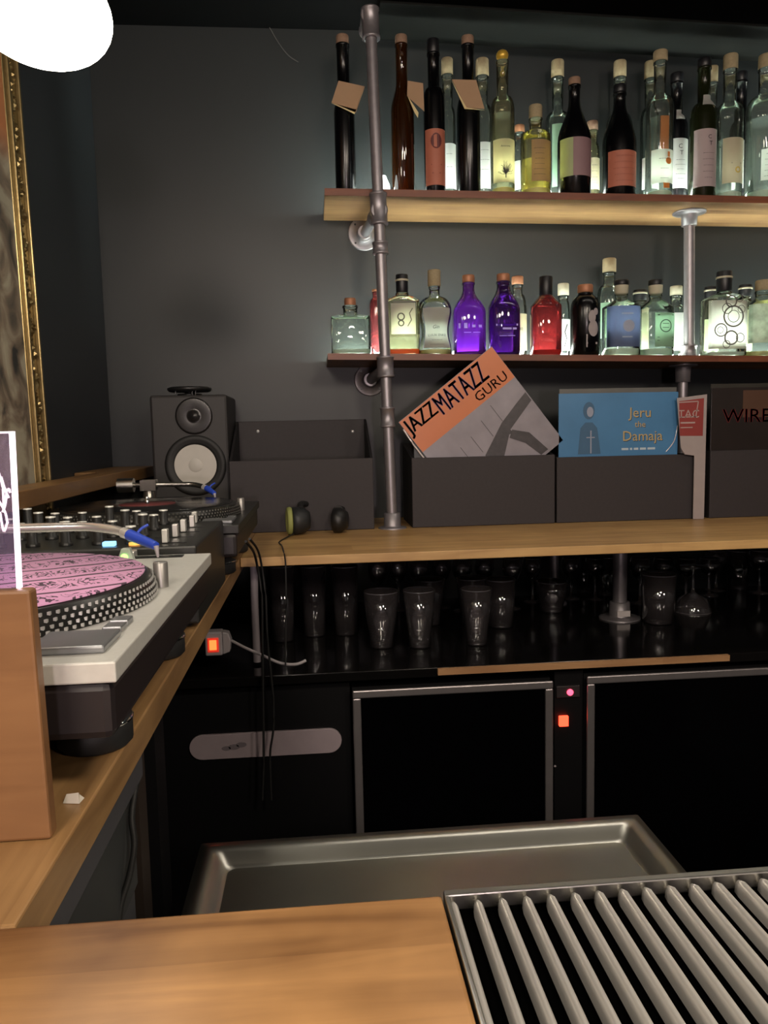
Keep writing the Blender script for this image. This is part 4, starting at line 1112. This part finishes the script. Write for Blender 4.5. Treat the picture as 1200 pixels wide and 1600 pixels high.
    arm=MB().tube([(bx_-.03,by_,zA),(bx_+.02*al,by_,zA),(bx_+.09*al,by_+.006,zA-.001),(bx_+.135*al,by_+.010,zA-.002),(bx_+.165*al,by_+.002,zA-.005),(bx_+.182*al,by_-.010,zA-.008)],.0052,10)
    armo=arm.build('tonearm',AM,T,local=True)
    MB().cyl((bx_-.062,by_,zA),(bx_-.030,by_,zA),.0145,24).build('counterweight',STEEL,armo,local=True)
    MB().cyl((bx_+.182*al-.002,by_-.008,zA-.0078),(bx_+.182*al+.006,by_-.016,zA-.0095),.0062,14).build('arm_collar',SHINY,armo,local=True)
    hd=MB(); 
    a=Vector((bx_+.182*al+.006,by_-.016,zA-.0095)); b_=Vector((bx_+.182*al+.040*al,by_-.048,zA-.018))
    hd.tube([a,a.lerp(b_,.35),a.lerp(b_,.8),b_],lambda t_:.0065-.0022*t_,10)
    hs=hd.build('headshell',BLUE,armo,local=True)
    MB().tube([a.lerp(b_,.2),a.lerp(b_,.2)+Vector((.006,.004,.008)),a.lerp(b_,.2)+Vector((.013,.008,.012))],.0016,6).build('finger_lift',BLUE,hs,local=True)
    MB().cyl(b_,b_+Vector((.002,-.002,-.012)),.003,8,.0012).build('cartridge',WHITEP,hs,local=True)
    return T
tt1=turntable(at(180,1034,z=ZT+.095).x, at(180,1034,z=ZT+.095).y,'silver-topped turntable with pink slipmat nearest the bar',WPLATE,False)
tt2y=1.235
turntable(at(415,772,z=ZT+.095).x-.002,tt2y,'black turntable with black record beyond the mixer',DPLATE,True)

# little clip with green light and blue-white stylus set on the near turntable
zpl=ZT+.095
p=at(196,879,z=zpl)
cl=thing('stylus_clip',(p.x,p.y,zpl+.0004),'small white clip with green light on the near turntable','clip')
MB().prism([(p.x-.010,zpl+.0004),(p.x+.010,zpl+.0004),(p.x+.005,zpl+.016),(p.x-.004,zpl+.016)],p.y,p.y+.010).build('clip_body',mat('pale_clip',(.5,.55,.48),.5),cl,bevel=.001)
MB().lathe([(.0042,0),(.004,.001),(0,.0025)],n=12,M=Matrix.Translation((p.x-.001,p.y,zpl+.006))@Matrix.Rotation(pi/2,4,'X')).build('green_light',mat('green_light',(.1,.8,.1),.4,emit=(.25,1,.1),es=3),cl)

# mixer
my0,my1=tt1.location.y+TTD[1]/2+.008, tt2y-.006
mx1=XE+.004; mx0=mx1-.33
mz=ZT+.104
mx_=thing('dj_mixer',((mx0+mx1)/2,(my0+my1)/2,ZT),'black mixer crowded with knobs between the two turntables','mixer')
MB().box(mx0,my0,ZT+.006,mx1,my1,mz).build('body',mat('dark_mixer_panel',(.020,.021,.019),.4),mx_,bevel=.003)
for sx in (mx0+.02,mx1-.02):
    for sy in (my0+.02,my1-.02): MB().cyl((sx,sy,ZT+.0004),(sx,sy,ZT+.0065),.008,10).build('foot',RUB,mx_)
KS=mat('silver_knob_cap',(.75,.75,.70),.35,.3)
rnd=random.Random(5)
rows=6; cols=4
for j in range(rows):
    for i in range(cols):
        x_=mx0+.045+j*.040; y_=my0+.035+i*(my1-my0-.07)/(cols-1)
        hgt=.020 if (i+j)%3 else .028
        kb=MB().lathe([(.0085,0),(.0085,.004),(.0065,.005),(.006,hgt),(.005,hgt+.001)],c=(x_,y_,mz+.0003),n=16).build('knob',BKP,mx_)
        MB().lathe([(.0066,hgt+.0008),(.0064,hgt+.0026),(0,hgt+.003)],c=(x_,y_,mz+.0003),n=12).build('knob_cap',KS,kb)
for i in range(5):
    y_=my0+.03+i*(my1-my0-.06)/4
    MB().box(mx1-.066,y_-.0012,mz+.0002,mx1-.016,y_+.0012,mz+.0008).build('fader_slot',BLKMET,mx_)
    xk=mx1-.045+rnd.uniform(-.012,.012)
    MB().box(xk-.0035,y_-.006,mz+.001,xk+.0035,y_+.006,mz+.018).build('fader_cap',SHINY if i%2 else KS,mx_,bevel=.001)
p=at(183,826,z=mz+.012); 
MB().box(mx1-.115,my0+.012,mz+.0003,mx1-.100,my0+.022,mz+.006).build('blue_button',mat('blue_button_light',(.2,.5,.9),.4,emit=(.25,.6,1),es=1.2),mx_,bevel=.001)
MB().lathe([(.007,0),(.007,.003),(0,.004)],c=(mx1-.078,my0+.02,mz+.0003),n=14).build('orange_button',mat('orange_button_light',(.9,.4,.08),.4,emit=(1,.4,.08),es=.8),mx_)

# ------------------------------------------------------------------ wooden block with lit acrylic sign
f0_=at(80,1313,z=ZT); yk=f0_.y
tr=at(62,922,y=yk)
zt_=tr.z; xr0=at(80,1313,y=yk).x; xr1=at(47,936,y=yk).x
bk=thing('sign_block',(xr0-.05,yk,ZT),'upright wooden block holding the clear acrylic sign at the left edge','sign base')
xl=xr0-.12
vs=[(xl,yk,ZT+.0005),(xr0,yk,ZT+.0005),(xr1,yk,zt_),(xl,yk,zt_),(xl,yk+.012,ZT+.0005),(xr0,yk+.012,ZT+.0005),(xr1,yk+.012,zt_),(xl,yk+.012,zt_)]
MB().add(vs,[(0,1,2,3),(7,6,5,4),(1,5,6,2),(4,0,3,7),(3,2,6,7),(4,5,1,0)]).build('block',BLOCKW,bk,bevel=.0018)
ya=yk+.006
a0=at(31,920,y=ya); a1=at(19,674,y=ya)
ac=thing('acrylic_sign',(a0.x-.05,ya,zt_+.0006),'clear edge-lit acrylic sheet glowing lilac above the wooden block','sign')
xl=a0.x-.10; z0_=zt_+.0006
ACR=glass('lilac_acrylic',(.88,.84,.95),1.3,.10,1,(.75,.6,.95))
MB().add([(xl,ya-.002,z0_),(a0.x-.0012,ya-.002,z0_),(a1.x-.0012,ya-.002,a1.z-.0012),(xl,ya-.002,a1.z-.0012),(xl,ya+.002,z0_),(a0.x-.0012,ya+.002,z0_),(a1.x-.0012,ya+.002,a1.z-.0012),(xl,ya+.002,a1.z-.0012)],
 [(0,1,2,3),(7,6,5,4),(1,5,6,2),(4,0,3,7),(3,2,6,7)]).build('sheet',ACR,ac)
EDG=mat('lit_acrylic_edge',(.9,.85,.95),.4,emit=(1,.85,1),es=1.1)
MB().add([(a0.x-.0011,ya-.002,z0_),(a0.x+.0009,ya-.002,z0_),(a1.x+.0009,ya-.002,a1.z),(a1.x-.0011,ya-.002,a1.z),(a0.x-.0011,ya+.002,z0_),(a0.x+.0009,ya+.002,z0_),(a1.x+.0009,ya+.002,a1.z),(a1.x-.0011,ya+.002,a1.z)],
 [(0,1,2,3),(7,6,5,4),(1,5,6,2),(4,0,3,7),(3,2,6,7)]).build('glowing_edge',EDG,ac,label='white-lilac glowing side edge')
MB().box(xl,ya-.002,a1.z-.0011,a1.x-.0013,ya+.002,a1.z).build('glowing_edge',mat('lit_acrylic_top_edge',(.9,.85,.95),.4,emit=(.9,.7,1),es=.5),ac)
ENG=mat('lit_engraving',(.9,.8,.95),.4,emit=(.9,.7,.85),es=.55)
eg=MB()
for path in ([(-2,738),(4,760),(6,790)],[(-2,782),(8,800),(12,818)],[(4,800),(8,790),(10,770),(4,758)],[(10,768),(14,764),(16,770)],[(0,800),(6,830),(12,815)],[(2,745),(8,765),(14,778)]):
    eg.tube([at(a,b_,y=ya-.0024) for a,b_ in path],.0007,5)
eg.build('engraving',ENG,ac)
# crumpled white piece on the counter under the turntable
p=at(113,1255,z=ZT)
pz=MB().add([(p.x-.006,p.y,ZT+.0003),(p.x+.005,p.y-.002,ZT+.0003),(p.x+.006,p.y+.006,ZT+.0003),(p.x-.004,p.y+.007,ZT+.0003),(p.x-.004,p.y+.002,ZT+.0055),(p.x+.004,p.y+.001,ZT+.0065),(p.x+.003,p.y+.006,ZT+.003)],
   [(3,2,1,0),(0,1,5,4),(1,2,6,5),(2,3,6),(3,4,6),(3,0,4),(4,5,6)])
o=pz.build('paper_scrap',mat('white_paper',(.75,.70,.6),.6)); tag(o,'tiny crumpled white scrap beside the wooden block','scrap')

# ------------------------------------------------------------------ left ledge and painting
LEAN=.75
zl=at(70,746,x=XW).z
LE=thing('wall_ledge',(XW+.05,1.5,zl-.02),'narrow wooden ledge along the left wall under the framed painting','ledge')
mb=MB(); mb.prism([(XW+.050,.2),(XW+.109,.2),(XW+.109,YW-.001),(XW+.0005,YW-.001),(XW+.0005,1.80),(XW+.050,1.80)],zl-.028,zl,mp=lambda u,v,d:(u,v,d))
mb.build('ledge_board',LEDGE,LE,bevel=.0015)
# the framed painting hangs behind the ledge, tipped a little into the room
pbm=at(82,740,x=XW+.040)
yo=pbm.y
zf0=zl-.10
Hf=1.12
lean=radians(LEAN)
Pn=thing('framed_painting',(XW+.024,yo-.45,zf0),'large painting in an ornate gilt frame standing behind the left ledge','painting')
Pn.rotation_euler=(0,-lean,0)
FW=.062; Wd=.9
y1_=.45; y0_=-.45
MB().box(-.008,y0_,0,0,y1_,Hf).build('backing',BLKMET,Pn,local=True)
cvm=bpy.data.materials.new('painted_canvas'); cvm.use_nodes=True
nt=cvm.node_tree; bb_=nt.nodes['Principled BSDF']; bb_.inputs['Roughness'].default_value=.6
tc=N(nt,'ShaderNodeTexCoord'); no=N(nt,'ShaderNodeTexNoise'); no.inputs['Scale'].default_value=10; no.inputs['Detail'].default_value=7; no.inputs['Distortion'].default_value=1.2
nt.links.new(tc.outputs['Object'],no.inputs[0])
cr=N(nt,'ShaderNodeValToRGB'); cr.color_ramp.elements[0].position=.35; cr.color_ramp.elements[0].color=(.03,.03,.028,1)
cr.color_ramp.elements[1].position=.62; cr.color_ramp.elements[1].color=(.42,.38,.28,1)
e=cr.color_ramp.elements.new(.48); e.color=(.22,.17,.12,1)
nt.links.new(no.outputs['Fac'],cr.inputs[0])
sx=N(nt,'ShaderNodeSeparateXYZ'); nt.links.new(tc.outputs['Object'],sx.inputs[0])
mr=N(nt,'ShaderNodeMapRange'); mr.inputs[1].default_value=.66; mr.inputs[2].default_value=.72; nt.links.new(sx.outputs['Z'],mr.inputs[0])
mx=N(nt,'ShaderNodeMix',data_type='RGBA'); mx.inputs[7].default_value=(.42,.16,.06,1)
nt.links.new(mr.outputs[0],mx.inputs[0]); nt.links.new(cr.outputs[0],mx.inputs[6]); nt.links.new(mx.outputs[2],bb_.inputs['Base Color'])
MB().box(.0005,y0_+FW*.9,FW*.9,.006,y1_-FW*.9,Hf-FW*.9).build('canvas',cvm,Pn,local=True)
def bar(yA,yB,zA,zB,x0,x1,name,m,bv=.002): return MB().box(x0,yA,zA,x1,yB,zB).build(name,m,Pn,local=True,bevel=bv)
for (yA,yB,zA,zB) in ((y1_-FW,y1_,0,Hf),(y0_,y0_+FW,0,Hf)):
    out = yB if yB==y1_ else yA
    sgn = 1 if yB==y1_ else -1
    e0,e1=sorted((out,out-sgn*.008)); bar(e0,e1,zA,zB,.0005,.016,'outer_moulding',GOLD)
    e0,e1=sorted((out-sgn*.0082,out-sgn*.042)); bar(e0,e1,zA+.012,zB-.012,.0005,.008,'ornament_bed',GOLDD)
    e0,e1=sorted((out-sgn*.0422,out-sgn*.050)); bar(e0,e1,zA+.06,zB-.06,.0005,.013,'inner_moulding',GOLD)
    e0,e1=sorted((out-sgn*.0502,out-sgn*.062)); bar(e0,e1,zA+.07,zB-.07,.0005,.008,'inner_lip',GOLD)
for (zA,zB,sg) in ((0,FW,1),(Hf-FW,Hf,-1)):
    bar(y0_+FW,y1_-FW,min(zA,zB),max(zA,zB),.0005,.016,'cross_moulding',GOLDD)
# carved leaves on the visible stile
rnd=random.Random(11)
lf=[]
for k in range(150):
    zc_=.03+k*(Hf-.06)/150
    a=rnd.uniform(-1,1)
    M=Matrix.Translation((.008,y1_-.025+.009*sin(k*.9)+rnd.uniform(-.004,.004),zc_))@Matrix.Rotation(rnd.uniform(0,pi),4,'X')
    L_=rnd.uniform(.005,.010); W_=rnd.uniform(.003,.005); t_=rnd.uniform(.003,.006)
    mb=MB(); mb.add([(0,-L_,0),(0,0,-W_),(0,L_,0),(0,0,W_),(t_,-L_*.2,0),(t_*.8,L_*.4,0)],[(0,1,4),(1,5,4),(1,2,5),(2,3,5),(3,4,5),(3,0,4)],False,M)
    mb.build('carved_leaf',GOLD,Pn,local=True)

# ------------------------------------------------------------------ pendant lamp
pc=at(56,11,y=.95)
PL=thing('pendant_lamp',(pc.x,pc.y,pc.z),'glowing white pendant lamp shade in the top left corner','lamp')
mm=mpp(62,22,.95)
Mt_=Matrix.Translation(pc)@Matrix.Rotation(radians(11),4,'Y')
GLOW=mat('glowing_opal_glass',(.9,.88,.82),.4,emit=(1.0,.92,.78),es=11)
a_=118*mm; b_=82*mm
MB().lathe([(a_*sin(pi*k/20)*(1 if k>0 else 0)+1e-5,-b_*cos(pi*k/20)) for k in range(0,20)]+[(.012,b_)],n=48,M=Mt_).build('shade',GLOW,PL)
top=Mt_@Vector((0,0,b_))
MB().cyl(top,top+Vector((0,0,.03)),.018,16).build('lamp_holder',BLKMET,PL)
MB().tube([top+Vector((0,0,.03)),Vector((top.x,top.y,HC-.001))],.0025,8,False).build('cord',RUB,PL)
MB().lathe([(.035,0),(.04,.018),(.04,.02)],c=(top.x,top.y,HC-.0205),n=20).build('ceiling_rose',BLKMET,PL)

# thin wire hanging high on the back wall
o=MB().tube([at(405,2,y=YW-.004),at(415,30,y=YW-.004),at(432,62,y=YW-.004),at(450,86,y=YW-.004),at(466,97,y=YW-.004)],.0012,6).build('wall_wire',mat('grey_wire',(.12,.12,.12),.4))
tag(o,'thin grey wire curving down high on the dark back wall','wire')

# ------------------------------------------------------------------ cables and plug
p=at(330,1026,z=ZC); 
sw=thing('switched_plug',(p.x,1.53,ZC+.0005),'white plug with glowing red switch at the counter edge','plug')
x0_=at(320,1000,y=1.515).x; x1_=at(347,1000,y=1.515).x; z0_=at(335,1025,y=1.515).z; z0_=max(z0_,ZC+.0006); z1_=at(335,988,y=1.515).z
MB().box(x0_,1.515,z0_,x1_,1.545,z1_).build('housing',WHITEP,sw,bevel=.003)
MB().prism([(x1_+.0002,z0_+.001),(x1_+.014,z0_+.006),(x1_+.017,(z0_+z1_)/2+.004),(x1_+.012,z1_-.004),(x1_+.0002,z1_-.001)],1.518,1.542).build('plug_body',WHITEP,sw,bevel=.002)
xm=(x0_+x1_)/2; zm=(z0_+z1_)/2
MB().box(xm-.012,1.5125,zm-.016,xm+.010,1.5148,zm+.013).build('switch_frame',mat('red_switch_rim',(.35,.03,.03),.4,emit=(1,.05,.02),es=.35),sw,bevel=.001)
MB().box(xm-.008,1.5105,zm-.011,xm+.006,1.5124,zm+.009).build('switch',mat('orange_red_light',(.8,.1,.02),.4,emit=(1,.10,.02),es=2.5),sw,bevel=.001)
MB().tube([(x1_+.016,1.53,zm+.002),at(385,1013,y=1.515),at(410,1024,y=1.505),at(438,1036,y=1.495),at(462,1038,y=1.490),at(478,1032,y=1.494)],.0030,8).build('cord',WHITEP,sw)
# pale hose
h0=at(402,1008,y=1.60); 
o=MB().tube([Vector((h0.x,1.58,ZC+.006)),at(398,950,y=1.58),at(397,900,y=1.58),Vector((at(396,880,y=1.58).x,1.58,ZT-max(.018,bth)-.008))],.008,12).build('hose',mat('grey_hose',(.34,.30,.33),.5))
tag(o,'pale grey hose standing behind the black cables at the counter end','hose')
# black cables
def cable(pts,r,label,m=RUB):
    o=MB().tube(pts,r,8).build('cable',m); return tag(o,label,'cable')
zc=1.46
cable([at(384,846,y=1.30),at(396,862,y=1.42),at(402,885,y=1.47),at(409,930,y=1.475),at(410,1000,y=1.475),at(411,1080,y=1.478),at(412,1180,y=1.478),at(410,1250,y=1.478)],.0024,'left of two black cables crossing the long oval plate')
cable([at(390,842,y=1.30),at(402,858,y=1.42),at(408,880,y=1.47),at(415,930,y=1.475),at(418,1000,y=1.475),at(427,1090,y=1.478),at(427,1140,y=1.478),at(422,1180,y=1.478),at(424,1250,y=1.478)],.0022,'right of two black cables crossing the long oval plate')
xq=XE-.008
cable([at(217,1160,y=.715),at(214,1215,y=.71),at(206,1275,y=.69),at(210,1320,y=.68),at(202,1370,y=.67),at(190,1410,y=.66),at(184,1450,y=.65)],.003,'black cable hanging below the side counter before the grey panel')

# ------------------------------------------------------------------ drinking glasses
TH=glass('thin_drinking_glass',(.94,.94,.95),1.5,.085,3.2,(.85,.76,.82))
RIMG=glass('glint_glass_rim',(.8,.8,.8),1.6,.35,3,(.9,.82,.88))  # pale milk in the rim stands in for glints along the edge
BASEG=glass('thick_clear_glass',(.75,.75,.77),1.7,.10,3.5,(.9,.8,.85))
def prof_glass(kind,Hh,rt):
    w=.0012
    if kind=='highball':
        rb=rt*.86; out=[(rb*.9,0),(rb,.002),(rt,Hh)]; inn=[(rt-w,Hh),(rb-w,.012),(0.0001,.010)]
    elif kind=='tumbler':
        rb=rt*.68; out=[(rb*.9,0),(rb,.002),(rb*1.02,Hh*.2),(rt*.86,Hh*.5),(rt,Hh)]; inn=[(rt-w,Hh),(rt*.86-w,Hh*.5),(rb*1.0-w,Hh*.25),(rb*.8,Hh*.17),(0.0001,Hh*.14)]
    elif kind=='stem':
        out=[(rt*.85,0),(rt*.85,.0015),(.005,.006),(.0035,Hh*.25),(.0035,Hh*.5),(rt*.7,Hh*.62),(rt,Hh*.78),(rt*.85,Hh)]; inn=[(rt*.85-w,Hh),(rt-w,Hh*.78),(rt*.7-w,Hh*.635),(.0001,Hh*.53)]
    elif kind=='coupe':   # standing upside down on its rim
        out=[(rt,0),(rt*1.0,.004),(rt*.75,Hh*.30),(.006,Hh*.42),(.004,Hh*.55),(.004,Hh*.93),(rt*.7,Hh)]; inn=[(rt*.7,Hh+.001),(.0001,Hh+.001)]
    return out+inn
GG='drinking glasses on the low counter'
_gm={}
def dglass(kind,px,bpy_,top,hw,label,y_=None,grp=GG):
    p=at(px,bpy_,z=ZC) if y_ is None else Vector((at(px,900,y=y_).x,y_,ZC))
    m1=mpp(px,bpy_,p.y); rt=hw*m1
    Hh=min(at(px,top,y=p.y).z-ZC, ZT-bth-ZC-.012) if top else .14
    t=thing('drinking_glass',(p.x,p.y,ZC+.0006),label,'glass',grp)
    MB().lathe(prof_glass(kind,Hh,rt),n=28,cap=False).build('glass_body',TH,t,local=True)
    rr_ = rt*.85 if kind=='stem' else rt; zr_ = .001 if kind=='coupe' else Hh
    MB().lathe([(rr_+.0002,zr_-.0008),(rr_+.0006,zr_),(rr_-.0004,zr_+.0007),(rr_-.0016,zr_)],n=28,cap=False).build('rim',RIMG,t,local=True)
    if kind in ('highball','tumbler'):
        rb_ = rt*(.82 if kind=='highball' else .64)
        MB().lathe([(rb_*.92,.001),(rb_,.003),(rb_,.008),(rb_*.9,.0095),(0.0001,.0085)],n=24).build('thick_base',BASEG,t,local=True)
    return t
dglass('highball',443,1000,884,20,'tall glass first from the cables, nearest the left end')
dglass('highball',492,992,884,20,'second tall glass from the cables')
dglass('highball',541,990,884,21,'third tall glass from the cables')
dglass('tumbler',597,1010,924,27,'flared tumbler leftmost of the front three')
dglass('tumbler',656,1010,922,25,'flared tumbler in the middle of the front three')
dglass('tumbler',745,1006,920,24,'flared tumbler rightmost of the front three')
dglass('tumbler',672,975,905,24,'tumbler standing right behind the middle front tumbler')
dglass('tumbler',738,975,903,24,'tumbler standing directly behind the right front tumbler')
dglass('highball',782,978,905,23,'tall straight glass right behind the rightmost front tumbler')
dglass('tumbler',862,955,908,25,'tumbler standing alone left of the pipe leg')
dglass('highball',1028,972,897,26,'wide straight glass just right of the pipe leg')
dglass('coupe',1082,955,885,27,'upturned stemmed coupe right of the wide straight glass')
dglass('highball',912,925,868,17,'straight glass behind and left of the pipe leg')
dglass('highball',945,930,870,17,'straight glass directly behind the pipe leg')
ORD=['first','second','third','fourth','fifth','sixth','seventh','eighth','ninth','tenth','eleventh','twelfth','thirteenth','fourteenth']
back=[(590,1.98),(622,2.02),(655,1.97),(690,2.03),(722,1.98),(757,2.04),(800,1.98),(832,2.05),(892,2.07),(930,2.05),(1000,1.98),(1036,2.03),(1072,2.0),(1108,2.04)]
for i,(px,y_) in enumerate(back):
    dglass('stem',px,920,872,16,'dim stemmed glass, %s from the left in the crowded back row under the board'%ORD[i],y_,'stemmed glasses in the dim back row')
right=[(1118,922),(1152,920),(1186,926),(1222,920),(1132,900),(1164,898),(1196,900)]
for i,(px,py) in enumerate(right):
    dglass('highball' if i%2 else 'stem',px,py,860,17,('straight' if i%2 else 'stemmed')+' glass catching glints in the right-hand cluster, '+['front leftmost','front second','front third','front rightmost','rear leftmost','rear middle','rear rightmost'][i],None,'glasses clustered at the right end')
